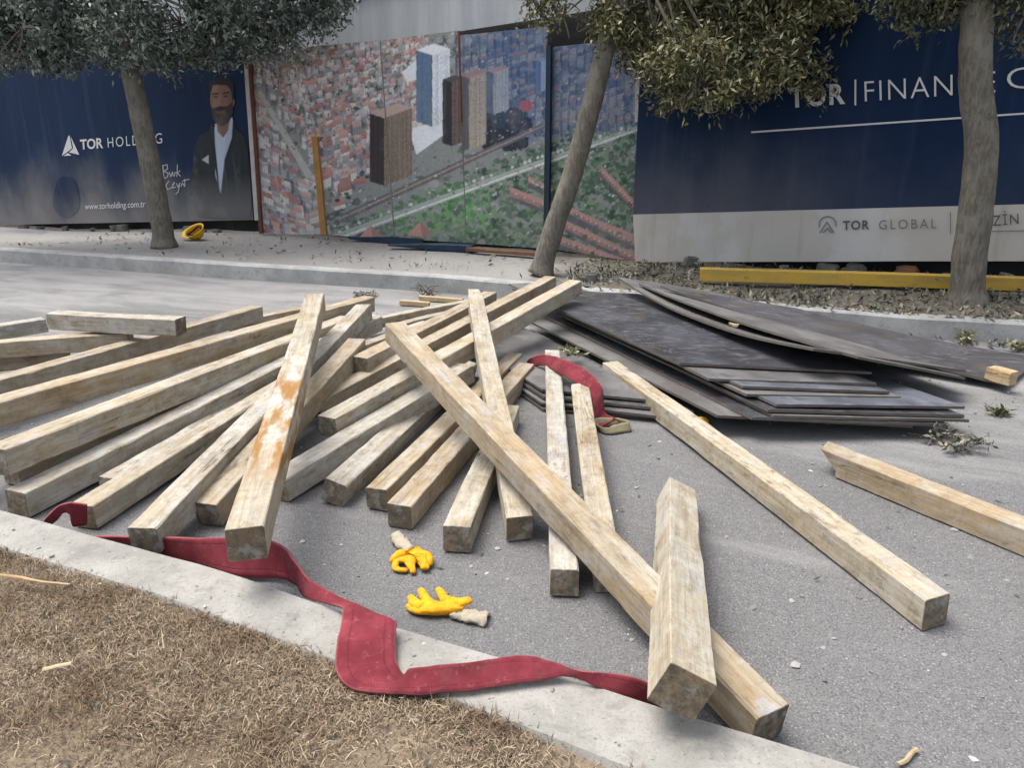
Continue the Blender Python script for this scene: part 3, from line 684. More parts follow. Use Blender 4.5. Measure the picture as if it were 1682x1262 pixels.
# ------------------------------------------------------------------ gloves
def skin(name, chains, mat, parent=None, sub=2):
    """chains: list of lists of (pos, radius); first chain starts at the root, others attach by equal position"""
    V = []; E = []; Rr = []; idx = {}
    for ch in chains:
        prev = None
        for p, r in ch:
            k = tuple(round(c, 4) for c in p)
            if k not in idx: idx[k] = len(V); V.append(p); Rr.append(r)
            if prev is not None: E.append((prev, idx[k]))
            prev = idx[k]
    me = bpy.data.meshes.new(name); me.from_pydata([tuple(v) for v in V], E, []); me.update()
    o = bpy.data.objects.new(name, me); COL.objects.link(o)
    md = o.modifiers.new('k', 'SKIN'); md.branch_smoothing = .6; o.modifiers.new('s', 'SUBSURF').levels = sub; o.modifiers['s'].render_levels = sub
    for i, r in enumerate(Rr):
        rx, ry = (r * 1.22, r * 1.22)
        me.skin_vertices[0].data[i].radius = (rx, ry)
    me.skin_vertices[0].data[0].use_root = True
    dg = bpy.context.evaluated_depsgraph_get(); dg.update()
    m2 = bpy.data.meshes.new_from_object(o.evaluated_get(dg)); bpy.data.objects.remove(o); bpy.data.meshes.remove(me)
    m2.polygons.foreach_set('use_smooth', [True] * len(m2.polygons)); m2.name = name
    m2.materials.clear()
    for v in m2.vertices:
        v.co += noise.noise_vector(v.co * 30) * .004 + noise.noise_vector(v.co * 80) * .0016; v.co.z = .002 + max(0, v.co.z) * .66
    o = link(name, m2, mat)
    if parent is not None: o.parent = parent; o.matrix_parent_inverse = Matrix.Translation(-parent.location)
    return o
g = empty('work_glove', at(735, 1000, 0)); tag(g, 'yellow work glove lying open with fingers spread, near the red strap', 'glove', 'pair of yellow work gloves')
wr = at(768, 998, .028); pm = at(742, 994, .03); kn1 = at(712, 998, .032)
skin('glove_body', [[(wr, .030), (pm, .036), (kn1, .030), (at(695, 996, .032), .019), (at(678, 985, .03), .015), (at(673, 977, .026), .011)],
  [(kn1, .030), (at(702, 985, .036), .017), (at(697, 975, .04), .014), (at(690, 964, .034), .011)],
  [(pm, .036), (at(731, 981, .042), .016), (at(726, 972, .042), .0135), (at(719, 963, .036), .011)],
  [(kn1, .030), (at(690, 1004, .022), .016), (at(676, 1000, .018), .0125), (at(671, 992, .016), .010)],
  [(pm, .036), (at(752, 985, .05), .018), (at(764, 981, .056), .016), (at(776, 979, .05), .012)]], M['glove'], g)
cf = [at(745, 1000, .03), at(768, 1006, .03), at(800, 1012, .022)]
Vv, Ff = tubegeo(catmull(cf, 6), [.027 + .004 * math.sin(k * 1.1) * (k / 12) + .008 * k / 12 for k in range(13)], 16, .0, False)
for i_, v_ in enumerate(Vv): v_ += noise.noise_vector(v_ * 30) * .012; v_.z = .003 + max(0, v_.z) * .42 + .004 * math.sin(i_ * 1.7)
o = link('cuff', pymesh('cuff', Vv, Ff, True), M['cuff']); o.modifiers.new('s', 'SOLIDIFY').thickness = .004
o.parent = g; o.matrix_parent_inverse = Matrix.Translation(-g.location)
g = empty('work_glove', at(680, 920, 0)); tag(g, 'crumpled yellow work glove with curled fingers, lying near the fanned beam ends', 'glove', 'pair of yellow work gloves')
wr = at(668, 900, .035); pm = at(684, 908, .038); kn1 = at(676, 916, .034)
skin('glove_body', [[(wr, .026), (pm, .032), (at(694, 918, .034), .022), (at(699, 928, .028), .016), (at(698, 936, .018), .013)],
  [(pm, .032), (at(702, 906, .04), .018), (at(706, 918, .034), .014), (at(705, 930, .016), .012)],
  [(pm, .032), (kn1, .026), (at(664, 915, .03), .015), (at(650, 920, .024), .0125), (at(648, 931, .018), .012), (at(660, 937, .016), .011), (at(671, 934, .016), .010)],
  [(kn1, .026), (at(672, 927, .03), .014), (at(680, 935, .02), .012), (at(676, 941, .015), .010)],
  [(wr, .026), (at(655, 908, .034), .014), (at(645, 916, .026), .012), (at(643, 924, .018), .010)]], M['glove'], g)
cf = [at(674, 903, .036), at(662, 890, .032), at(651, 879, .025)]
Vv, Ff = tubegeo(catmull(cf, 6), [.023 + .007 * math.sin(k * 2.1) * (k / 12) + .004 * k / 12 for k in range(13)], 16, .0, False)
for i_, v_ in enumerate(Vv): v_ += noise.noise_vector(v_ * 38) * .012; v_.z = .003 + max(0, v_.z) * .6
o = link('cuff', pymesh('cuff', Vv, Ff, True), M['cuff']); o.modifiers.new('s', 'SOLIDIFY').thickness = .004
o.parent = g; o.matrix_parent_inverse = Matrix.Translation(-g.location)
#@@GLOVE_END

# ------------------------------------------------------------------ dry grass verge and road grit
def grass():
    n = 210000; rng = np.random.default_rng(3)
    g = np.array([(p.x, p.y) for p in gl]); 
    # dense where it is near, thinning outwards
    i = np.clip(rng.normal(kn * .665, kn * .11, n), 0, kn - 1.01); keep = rng.random(n) < .25
    i[keep] = rng.uniform(0, kn - 1.01, keep.sum())
    k0 = i.astype(int); fr = (i - k0)[:, None]; base = g[k0] * (1 - fr) + g[k0 + 1] * fr
    d = np.abs(rng.normal(0, .55, n)) - .012
    P = base + np.array((-.42, -.91)) * d[:, None]
    # bare patches
    nz = np.array([noise.noise(Vector((x * 2.6, y * 2.6, 5))) for x, y in P]); ok = (nz < .16 + .55 * rng.random(n) ** 1.5); P = P[ok]; n = len(P)
    z0 = np.full(n, KZ - .02)
    az = rng.uniform(0, 2 * np.pi, n); lean = np.abs(rng.normal(1.28, .28, n)).clip(.25, 1.52); L = rng.gamma(4, .0046, n).clip(.006, .05); wd = rng.uniform(.0006, .0016, n)
    tuft = np.array([noise.noise(Vector((x * 9, y * 9, 1))) for x, y in P]); L = L * (1 + tuft * .9)
    dr = np.stack([np.cos(az), np.sin(az)], 1); sd = np.stack([-dr[:, 1], dr[:, 0]], 1)
    b = np.column_stack([P, z0 + rng.random(n) * .012]); 
    mid = b.copy(); mid[:, :2] += dr * (L * .5 * np.sin(lean * .7))[:, None]; mid[:, 2] += L * .5 * np.cos(lean * .7)
    tip = mid.copy(); tip[:, :2] += dr * (L * .5 * np.sin(lean))[:, None]; tip[:, 2] += L * .5 * np.cos(lean * 1.15)
    tip[:, 2] = np.maximum(tip[:, 2], KZ - .012)
    s3 = np.column_stack([sd * wd[:, None], np.zeros(n)])
    q = np.stack([b - s3, b + s3, mid + s3 * .9, mid - s3 * .9], 1); q2 = np.stack([mid - s3 * .9, mid + s3 * .9, tip + s3 * .15, tip - s3 * .15], 1)
    Q = np.empty((n * 2, 4, 3)); Q[0::2] = q; Q[1::2] = q2
    # weld the two quads of a blade so that they are one island
    me = bpy.data.meshes.new('dry_grass'); V6 = np.stack([b - s3, b + s3, mid + s3 * .9, mid - s3 * .9, tip + s3 * .15, tip - s3 * .15], 1).reshape(-1, 3)
    idx = (np.arange(n) * 6)[:, None] + np.array([0, 1, 2, 3, 3, 2, 4, 5])[None]; 
    me.vertices.add(len(V6)); me.vertices.foreach_set('co', V6.astype(np.float32).ravel()); me.loops.add(n * 8); me.loops.foreach_set('vertex_index', idx.astype(np.int32).ravel())
    me.polygons.add(n * 2); me.polygons.foreach_set('loop_start', np.arange(0, n * 8, 4, dtype=np.int32)); me.update(calc_edges=True)
    o = link('dry_grass', me, M['blade']); tag(o, 'dry brown grass on the verge beside the near kerb', 'grass', kind='stuff')
grass()
def scatter_stones(name, P, sizes, zfun, mat, lab, cat, flat=.6):
    rng = np.random.default_rng(5); ico = bmesh.new(); bmesh.ops.create_icosphere(ico, subdivisions=1, radius=1)
    base = np.array([v.co[:] for v in ico.verts]); T = np.array([[v.index for v in f.verts] for f in ico.faces]); ico.free()
    V = []; F = []; k = 0
    for (x, y), s in zip(P, sizes):
        sc = s * rng.uniform(.6, 1.3, 3) * np.array((1, 1, flat)); a = rng.uniform(0, 6.28); c, si = math.cos(a), math.sin(a)
        b = base * (1 + rng.normal(0, .16, base.shape)) * sc; b = b @ np.array([[c, si, 0], [-si, c, 0], [0, 0, 1]]) + (x, y, zfun(x, y) + sc[2] * .6)
        V.append(b); F.append(T + k); k += len(base)
    o = link(name, pymesh(name, np.concatenate(V), np.concatenate(F).tolist()), mat); tag(o, lab, cat, kind='stuff'); return o
rng = np.random.default_rng(11)
P = np.column_stack([rng.uniform(-3, 5, 3400), rng.uniform(1.3, 6.6, 3400)])
def on_road(x, y): return y > 1.93 - .452 * x and y < 7.2 - .42 * x
def kerb_side(x, y):
    i = min(range(len(gl)), key=lambda j: abs(gl[j].x - x)); return y - gl[i].y
P = np.array([p for p in P if p[1] > (1.92 - .448 * p[0]) and p[1] < 6.95 - .40 * p[0]])
scatter_stones('road_grit', P, rng.gamma(1.8, .0018, len(P)).clip(.001, .011), lambda x, y: 0, M['grit'], 'loose grit and chips strewn over the asphalt', 'grit')
scatter_stones('stone_chips', np.array([p for p in np.column_stack([rng.uniform(-2.6, 4.5, 900), rng.uniform(1.4, 6.4, 900)]) if p[1] > (1.96 - .448 * p[0]) and p[1] < 6.9 - .40 * p[0]]), rng.gamma(2.4, .003, 900).clip(.002, .018), lambda x, y: -.001, M['grit'], 'flat pale stone and cement chips scattered over the asphalt', 'stone chips', .28)
def flakes(name, P, zfun, size, mat, lab, cat, seed=1, up=.6):
    rng = np.random.default_rng(seed); n = len(P); L = size * rng.uniform(.5, 1.5, n); W = L * rng.uniform(.25, .45, n)
    a = rng.uniform(0, 6.28, n); t = rng.normal(0, up, n); x = np.stack([np.cos(a) * np.cos(t), np.sin(a) * np.cos(t), np.sin(t)], 1); 
    r = rng.normal(0, .5, n); y = np.stack([-np.sin(a) * np.cos(r), np.cos(a) * np.cos(r), np.sin(r)], 1)
    c = np.column_stack([P, [zfun(*p) for p in P]]); c[:, 2] += np.abs(np.sin(t)) * L * .5 + rng.uniform(0.002, .012, n)
    Q = np.stack([c - x * L[:, None] / 2, c - y * W[:, None] / 2, c + x * L[:, None] / 2, c + y * W[:, None] / 2], 1)
    o = link(name, npquads(name, Q), mat); tag(o, lab, cat, kind='stuff'); return o
FKX = [p.x for p in fkl]; FKY = [p.y for p in fkl]
def along(s0, s1, x0, x1, n, seed, dens=None):
    r = np.random.default_rng(seed); out = []
    while len(out) < n:
        x = r.uniform(x0, x1); s = r.uniform(s0, s1); q = Vector((x, float(np.interp(x, FKX, FKY)))) + KNn * s
        if dens is None or noise.noise(Vector((q.x * 1.8, q.y * 1.8, seed))) + r.uniform(-.5, .5) > dens: out.append((q.x, q.y))
    return np.array(out)
flakes('leaf_litter', np.vstack([along(.05, 1.5, .3, 6, 5200, 3, .05), along(-.25, .1, .6, 6, 260, 9, .2), along(.2, 2.2, -7, .5, 420, 4, .1), along(1.2, 2.2, .8, 6, 1500, 8)]),
       lambda x, y: pz((x, y)) if (Vector((x, y)) - min(fkl, key=lambda p: (p - Vector((x, y))).length_squared)).dot(KNn) > 0 else 0.0, .055, M['litter'], 'fallen leaves and litter on the pavement by the hoarding', 'leaf litter')
P = np.column_stack([rng.uniform(-4, 5, 260), rng.uniform(1.6, 6.6, 260)]); P = np.array([p for p in P if p[1] > (1.95 - .448 * p[0]) and p[1] < 7.0 - .40 * p[0]])
flakes('road_litter', P, lambda x, y: 0.0, .028, M['litter'], 'scattered leaf scraps and bark chips on the road', 'litter', 4, .2)
P = np.array([tuple(gl[int(i)] + Vector((-.42, -.91)) * d) for i, d in zip(rng.uniform(70, 130, 260), np.abs(rng.normal(0, .5, 260)) + .02)])
flakes('verge_litter', P, lambda x, y: KZ - .005, .02, M['litter'], 'small dry leaves and scraps lying in the dead grass', 'litter', 6, .3)
P = np.array([tuple(ke_ + Vector((-.42, -.91)) * d) for ke_, d in [(evenly(ke, kn)[int(i)], d) for i, d in zip(rng.uniform(60, 140, 170), rng.uniform(.01, .26, 170))]])
scatter_stones('kerb_grit', P, rng.gamma(2, .0018, len(P)).clip(.001, .008), lambda x, y: KZ - .002, M['grit'], 'grit lying on top of the near kerb', 'grit')

def sprig(u, v, z0, n, R0, lab, name='leafy_sprig', cat='sprig', leafmat='litter', leaf=.06, seed=1, hgt=.12, flat=False):
    rr = random.Random(seed); c = at(u, v, z0); root = empty(name, c); tag(root, lab, cat)
    V = []; F = []; Q = []
    for k in range(n):
        a = rr.uniform(0, 6.28); r = R0 * rr.uniform(.4, 1); h = hgt * rr.uniform(.2, 1)
        p = [Vector((0, 0, .008)) + Vector((rr.uniform(-.3, .3) * R0, rr.uniform(-.3, .3) * R0, 0)), None, None]
        p[1] = p[0] + Vector((math.cos(a) * r * .5, math.sin(a) * r * .5, h * .8)); p[2] = p[0] + Vector((math.cos(a) * r, math.sin(a) * r, h * (.25 if flat else .9)))
        pts = catmull(p, 4); v_, f_ = tubegeo(pts, [.004 * (1 - .7 * i / len(pts)) for i in range(len(pts))], 5, 0, True, len(V)); V += v_; F += f_
        for q in pts[2:]:
            for _ in range(2 if leaf else 0):
                d = Vector((rr.gauss(0, 1), rr.gauss(0, 1), rr.gauss(.1, .5))).normalized(); s = d.cross(Vector((rr.gauss(0, 1), rr.gauss(0, 1), 1))).normalized(); l = leaf * rr.uniform(.6, 1.2)
                b = q; Q.append([b, b + d * l * .5 - s * l * .16, b + d * l, b + d * l * .5 + s * l * .16])
    link('twigs', pymesh('twigs', V, F), M['twig'], root)
    if Q: link('leaves', npquads('leaves', np.array([[tuple(x) for x in q] for q in Q])), M[leafmat], root)
sprig(1570, 738, 0, 12, .16, 'withered leafy sprig lying on the asphalt in front of the plywood stack', seed=3, hgt=.10, leaf=.05)
sprig(1635, 683, 0, 7, .12, 'flat scrap of green leaves at the right end of the plywood stack', seed=4, hgt=.03, flat=True, leaf=.05, leafmat='leafR')
sprig(702, 488, .0, 16, .22, 'tangle of dry twigs lying on the road behind the heap of beams', 'dry_twigs', 'twigs', seed=5, hgt=.16, leaf=.02)
sprig(590, 488, .0, 9, .18, 'small low tangle of twigs near the far kerb, left of the bigger one', 'dry_twigs', 'twigs', seed=6, hgt=.05, leaf=.04, flat=True)
sprig(938, 585, .15, 9, .10, 'green leaf scraps on the plywood behind the red sling', seed=7, hgt=.04, leaf=.04, leafmat='leafM')
sprig(1590, 567, 0, 8, .14, 'weed growing against the far kerb, the left one of the two', 'weed', 'weed', seed=8, hgt=.11, leaf=.05, leafmat='leafM')
sprig(1672, 577, 0, 10, .16, 'weed growing against the far kerb near the right edge of the picture', 'weed', 'weed', seed=9, hgt=.10, leaf=.05, leafmat='leafM')
sprig(1240, 432, .24, 12, .3, 'straggly dry weed standing under the pale band of the right billboard', 'weed', 'weed', seed=12, hgt=.32, leaf=.03)
for (a_, b_, lab) in (((658, 497), (705, 500), 'pale wood stick lying in front of the dry twig tangle'), ((690, 489), (760, 495), 'longer yellowish wood strip behind the pale stick by the twig tangle')):
    o = beam('wood_strip', at(*a_, .03), at(*b_, .03), wdt=.045, mats=('splinter', 'splinter'), seed=int(a_[0])); tag(o, lab, 'wood strip')
for (a_, b_, z_, wd_, lab) in (((0, 945), (112, 961), .145, .011, 'thin pale stick lying on the dead grass at the left edge'), ((72, 1100), (116, 1090), .14, .014, 'short white splinter lying on the dead grass'), ((1478, 1256), (1506, 1232), .012, .012, 'thin yellowish chip on the asphalt at the bottom right')):
    o = beam('wood_splinter', at(*a_, z_), at(*b_, z_), wdt=wd_, hgt=wd_ * .5, mats=('splinter', 'splinter'), seed=int(a_[0]) + 3, wane=.002); tag(o, lab, 'wood splinter')
bm = bmesh.new(); bmesh.ops.create_icosphere(bm, subdivisions=2, radius=.045)
for v_ in bm.verts: v_.co = Vector((v_.co.x * 1.1, v_.co.y * .8, v_.co.z * .7)) + noise.noise_vector(v_.co * 30) * .012
me = bpy.data.meshes.new('plastic_scrap'); bm.to_mesh(me); bm.free(); o = link('plastic_scrap', me, M['glove']); o.location = at(1150, 693, .03); tag(o, 'bright yellow scrap in the dark gap under the plywood stack', 'scrap')

# ------------------------------------------------------------------ hoarding: boards, banners, print
def shift(V, root): return [Vector(v) - root.location for v in V]
def part(name, V, F, mat, root, smooth=False): return link(name, pymesh(name, shift(V, root), F, smooth), mat, root)
def wrinkle(p, amp):
    s = p.dot(FD); return amp * (noise.noise(Vector((s * 1.1, p.z * .7, 2))) + .5 * noise.noise(Vector((s * 3.4, p.z * 1.3, 7))) + .25 * noise.noise(Vector((s * 9, p.z * 3, 7))))
def boardgeo(c4, off, amp, nx, nz, th=.03):
    TL, TR, BR, BL = c4; V = []; F = []
    for j in range(nz + 1):
        for i in range(nx + 1):
            s, t_ = i / nx, j / nz; p = (BL * (1 - s) + BR * s) * (1 - t_) + (TL * (1 - s) + TR * s) * t_
            V.append(p + FN * (off + wrinkle(p, amp)))
    m = nx + 1
    for j in range(nz):
        for i in range(nx): F.append((j * m + i, j * m + i + 1, j * m + m + i + 1, j * m + m + i))
    rim = [i for i in range(m)] + [j * m + nx for j in range(1, nz + 1)] + [nz * m + i for i in range(nx - 1, -1, -1)] + [j * m for j in range(nz - 1, 0, -1)]
    b0 = len(V)
    for k in rim: V.append(V[k] - FN * th)
    n = len(rim)
    for k in range(n): F.append((rim[k], b0 + k, b0 + (k + 1) % n, rim[(k + 1) % n]))
    F.append(tuple(b0 + k for k in range(n))[::-1]); return V, F
def textgeo(txt, offset=0.0, space=1.0):
    cu = bpy.data.curves.new('t', 'FONT'); cu.body = txt; cu.offset = offset; cu.space_character = space; cu.resolution_u = 4
    ob = bpy.data.objects.new('t', cu); COL.objects.link(ob); dg = bpy.context.evaluated_depsgraph_get(); dg.update()
    me = bpy.data.meshes.new_from_object(ob.evaluated_get(dg)); V = np.array([v.co[:] for v in me.vertices]); F = [tuple(p.vertices) for p in me.polygons]
    bpy.data.objects.remove(ob); bpy.data.curves.remove(cu); bpy.data.meshes.remove(me); return V, F
def lettering(txt, p0, p1, top, mat, root, off, amp=0, name='lettering', boff=0.0, space=1.0):
    V, F = textgeo(txt, boff, space); mn, mx = V[:, :2].min(0), V[:, :2].max(0)
    A, B, C = fp(*p0), fp(*p1), fp(*top); out = []
    for v in V:
        x = (v[0] - mn[0]) / (mx[0] - mn[0]); y = (v[1] - mn[1]) / (mx[1] - mn[1]); p = A + (B - A) * x + (C - A) * y
        out.append(p + FN * (off + wrinkle(p, amp)))
    return part(name, out, F, mat, root)
def flatpoly(name, polys, mat, root, off, amp=0, th=0):
    V = []; F = []
    for P_ in polys:
        b = len(V); P_ = [fp(*q) for q in P_]; V += [p + FN * (off + wrinkle(p, amp)) for p in P_]; F.append(tuple(range(b, b + len(P_)))[::-1])
    o = part(name, V, F, mat, root); return o
def strokes(lines, wpx):
    out = []
    for L_ in lines:
        for a, b in zip(L_, L_[1:]):
            d = Vector((b[0] - a[0], b[1] - a[1])); n_ = Vector((-d.y, d.x)).normalized() * wpx / 2; d = d.normalized() * wpx * .3
            out.append([(a[0] + n_.x - d.x, a[1] + n_.y - d.y), (a[0] - n_.x - d.x, a[1] - n_.y - d.y), (b[0] - n_.x + d.x, b[1] - n_.y + d.y), (b[0] + n_.x + d.x, b[1] + n_.y + d.y)])
    return out
def fill(img, poly, col, sc, o, a=1.0):
    P_ = (np.array(poly, float) - o) * sc; x0, y0 = np.floor(P_.min(0)).astype(int); x1, y1 = np.ceil(P_.max(0)).astype(int)
    H, W = img.shape[:2]; x0, y0 = max(x0, 0), max(y0, 0); x1, y1 = min(x1, W - 1), min(y1, H - 1)
    if x1 < x0 or y1 < y0: return
    X, Y = np.meshgrid(np.arange(x0, x1 + 1) + .5, np.arange(y0, y1 + 1) + .5); ins = np.zeros(X.shape, bool); n = len(P_)
    for i in range(n):
        (ax, ay_), (bx, by) = P_[i], P_[(i + 1) % n]
        if ay_ == by: continue
        c = ((ay_ > Y) != (by > Y)) & (X < (bx - ax) * (Y - ay_) / (by - ay_) + ax); ins ^= c
    reg = img[y0:y1 + 1, x0:x1 + 1]; reg[ins] = reg[ins] * (1 - a) + np.array(col)[:reg.shape[2]] * a
def lin(r, g, b): return [((c / 255 + .055) / 1.055) ** 2.4 if c > 10 else c / 3294 for c in (r, g, b)]
def paint_city():
    sc = 1.6; o = np.array((390., 30.)); W, H = int(680 * sc), int(420 * sc); rg = np.random.default_rng(21); img = np.zeros((H, W, 3)); img[:] = lin(128, 132, 130)
    def pick(L_): return L_[rg.integers(len(L_))]
    roofs = [lin(172, 130, 122), lin(186, 146, 136), lin(158, 116, 110), lin(182, 158, 150), lin(172, 172, 174), lin(196, 186, 180), lin(150, 146, 148)]
    walls = [lin(176, 176, 178), lin(150, 150, 156), lin(196, 194, 190), lin(132, 130, 136)]
    def block(x, y, w, h, t, blue=0):
        tilt = (-.32 if x > 505 else .35) * rg.uniform(.6, 1.4)
        r = pick(roofs) if not blue else pick([lin(104, 112, 126), lin(128, 134, 144), lin(84, 94, 112), lin(140, 120, 118), lin(150, 136, 132)])
        wl = pick(walls) if not blue else pick([lin(116, 126, 144), lin(92, 106, 132), lin(142, 150, 162)])
        a = (x, y); b = (x + w, y + w * tilt); c = (x + w * .85, y + w * tilt - h); d = (x - w * .15, y - h)
        fill(img, [a, b, (b[0], b[1] + t), (a[0], a[1] + t)], wl, sc, o); fill(img, [(a[0] - w * .4, a[1] - .3 * w), a, (a[0], a[1] + t), (a[0] - w * .4, a[1] + t - .3 * w)], [q * .55 for q in wl], sc, o)
        fill(img, [a, b, c, d], r, sc, o); fill(img, [a, b, ((b[0] + c[0]) / 2, (b[1] + c[1]) / 2), ((a[0] + d[0]) / 2, (a[1] + d[1]) / 2)], [q * .86 for q in r], sc, o)
        for k in range(int(t / 4)):
            for m_ in range(max(1, int(w / 4))):
                px_, py_ = x + 2 + m_ * 4, y + 2.4 + k * 4 + (m_ * 4) * tilt
                fill(img, [(px_, py_), (px_ + 1.6, py_), (px_ + 1.6, py_ + 1.7), (px_, py_ + 1.7)], [q * .5 for q in wl], sc, o)
    # green ground and streets
    for _ in range(900):
        x, y = rg.uniform(395, 1060), rg.uniform(40, 435); s = rg.uniform(3, 12)
        fill(img, [(x + s * math.cos(k) * rg.uniform(.6, 1), y + s * .7 * math.sin(k) * rg.uniform(.6, 1)) for k in np.arange(0, 6.2, .8)], pick([lin(84, 100, 84), lin(110, 116, 104), lin(150, 150, 148), lin(70, 82, 74)]), sc, o, .8)
    fill(img, [(422, 150), (430, 150), (516, 290), (506, 298)], lin(164, 164, 160), sc, o)
    y0 = 50.
    while y0 < 400:
        g_ = .42 + (y0 - 50) / 330 * .8
        for x in np.arange(398 + rg.uniform(0, 12), 700, 14 * g_):
            y = y0 - (x - 520) * .25 + rg.uniform(-7, 7) * g_; x += rg.uniform(-5, 5) * g_
            if y > 395 or y > 330 - (x - 560) * 1.0 and x > 560: continue
            if abs((x - 428) - (y - 150) * .56) < 9 + 6 * g_ and y > 130: continue
            if rg.random() < .78: block(x, y, rg.uniform(8, 19) * g_, rg.uniform(6, 14) * g_, rg.uniform(5, 22) * g_)
            elif rg.random() < .6:
                for _ in range(4): q = rg.normal(0, 4 * g_, 2); fill(img, [(x + q[0] + 4 * g_ * math.cos(k), y + q[1] + 3 * g_ * math.sin(k)) for k in np.arange(0, 6.2, .9)], pick([lin(84, 96, 84), lin(64, 76, 68), lin(104, 112, 98)]), sc, o)
        y0 += 13 * g_
    for row in range(13):
        for x in np.arange(752, 1056, 13):
            y = 62 + row * 14 - (x - 760) * .12 + rg.uniform(-4, 4)
            if y < 232 - (x - 900) * .2: block(x, y, rg.uniform(7, 13), rg.uniform(4, 8), rg.uniform(8, 20), 1)
    # wooded lower half
    greens = [lin(70, 96, 76), lin(92, 116, 92), lin(58, 78, 66), lin(112, 132, 108), lin(84, 96, 88)]
    for _ in range(2600):
        x = rg.uniform(540, 1050); y = rg.uniform(215, 415)
        if y < 385 - (x - 540) * .42 + rg.uniform(-6, 6): continue
        s = rg.uniform(2.5, 8); g = pick(greens)
        if 650 < x < 810 and 305 < y < 385: g = pick([lin(86, 126, 84), lin(104, 146, 96), lin(74, 108, 74)])
        fill(img, [(x + s * math.cos(k) * rg.uniform(.6, 1.1), y + s * .8 * math.sin(k) * rg.uniform(.6, 1.1)) for k in np.arange(0, 6.2, .7)], g, sc, o, .9)
    for _ in range(160):
        x, y = rg.uniform(800, 870), rg.uniform(178, 242); s = rg.uniform(3, 9)
        fill(img, [(x + s * math.cos(k), y + s * math.sin(k)) for k in np.arange(0, 6.2, .8)], pick([lin(48, 54, 58), lin(60, 66, 66), lin(40, 46, 52)]), sc, o)
    # long avenue with its pale verge and railway
    fill(img, [(540, 388), (1046, 205), (1046, 215), (540, 402)], lin(150, 158, 152), sc, o); fill(img, [(540, 396), (1046, 211), (1046, 213), (540, 399)], lin(204, 208, 204), sc, o)
    fill(img, [(560, 352), (905, 196), (905, 206), (560, 366)], lin(104, 98, 98), sc, o); fill(img, [(560, 357), (905, 200), (905, 202), (560, 360)], lin(150, 138, 132), sc, o)
    for x in np.arange(556, 1040, 7):
        y = 384 - (x - 540) * .362; s = 3.4
        fill(img, [(x + s * math.cos(k), y + s * .9 * math.sin(k)) for k in np.arange(0, 6.2, .9)], pick([lin(180, 188, 178), lin(120, 136, 120), lin(96, 112, 98)]), sc, o)
    for _ in range(2600):      # trees, cars, shadows and odd bits between the houses
        x, y = rg.uniform(400, 1050), rg.uniform(50, 425); q = rg.uniform(.8, 2.6); c_ = pick([lin(66, 74, 74), lin(92, 104, 92), lin(196, 196, 198), lin(120, 122, 126), lin(84, 100, 84), lin(150, 150, 156)])
        fill(img, [(x, y), (x + q * 1.6, y - q * .4), (x + q * 1.5, y + q), (x - q * .2, y + q * 1.2)], c_, sc, o, rg.uniform(.4, .9))
    # big white podium
    fill(img, [(672, 212), (728, 196), (728, 222), (684, 254)], lin(206, 210, 216), sc, o); fill(img, [(660, 120), (690, 90), (692, 130), (668, 134)], lin(200, 204, 208), sc, o)
    # towers
    def tower(x0, xm, x1, yt, yb, cl, cr, ctop, dots):
        dz0 = (xm - x0) * .32; dz1 = (x1 - xm) * .38
        fill(img, [(x0, yt), (xm, yt + dz0), (xm, yb), (x0, yb - dz0)], cl, sc, o); fill(img, [(xm, yt + dz0), (x1, yt + dz0 - dz1), (x1, yb - dz1), (xm, yb)], cr, sc, o)
        fill(img, [(x0, yt), (xm, yt + dz0), (x1, yt + dz0 - dz1), (x0 + x1 - xm, yt - dz1)], ctop, sc, o)
        for (xa, xb, dz, sg, base) in ((x0, xm, dz0, .32, cl), (xm, x1, dz0, -.38, cr)):
            for x in np.arange(xa + .4, xb - 1.2, 2.6):
                sh_ = rg.uniform(.62, 1.18); zz = (x - xa) * sg + (0 if xa == x0 else dz0); ye = yb - (xm - x) * .32 if xa == x0 else yb - (x - xm) * .38
                fill(img, [(x, yt + zz + 1), (x + 1.9, yt + zz + 1 + 1.9 * sg), (x + 1.9, ye), (x, ye)], [q * sh_ for q in base], sc, o, .75)
                for y in np.arange(yt + zz + 3, ye - 2, 3.4):
                    if rg.random() < .75: fill(img, [(x + .2, y), (x + 1.7, y), (x + 1.7, y + 1.5), (x + .2, y + 1.5)], dots if rg.random() < .7 else [q * 1.25 for q in base], sc, o, rg.uniform(.3, .8))
    tower(684, 710, 739, 82, 208, lin(88, 108, 132), lin(196, 202, 210), lin(206, 210, 214), lin(120, 134, 150))
    tower(608, 632, 677, 186, 305, lin(66, 60, 58), lin(124, 112, 100), lin(168, 150, 142), lin(70, 66, 58))
    tower(727, 742, 762, 130, 240, lin(58, 54, 56), lin(104, 92, 88), lin(84, 80, 80), lin(60, 56, 56))
    tower(758, 772, 800, 124, 246, lin(92, 88, 86), lin(160, 150, 136), lin(150, 122, 114), lin(92, 88, 82))
    tower(800, 812, 836, 116, 188, lin(92, 102, 118), lin(160, 164, 168), lin(160, 134, 128), lin(110, 118, 128))
    tower(880, 890, 902, 98, 150, lin(92, 112, 146), lin(150, 164, 186), lin(130, 146, 170), lin(100, 116, 142))
    fill(img, [(852, 168), (872, 164), (878, 178), (860, 184)], lin(166, 84, 84), sc, o)
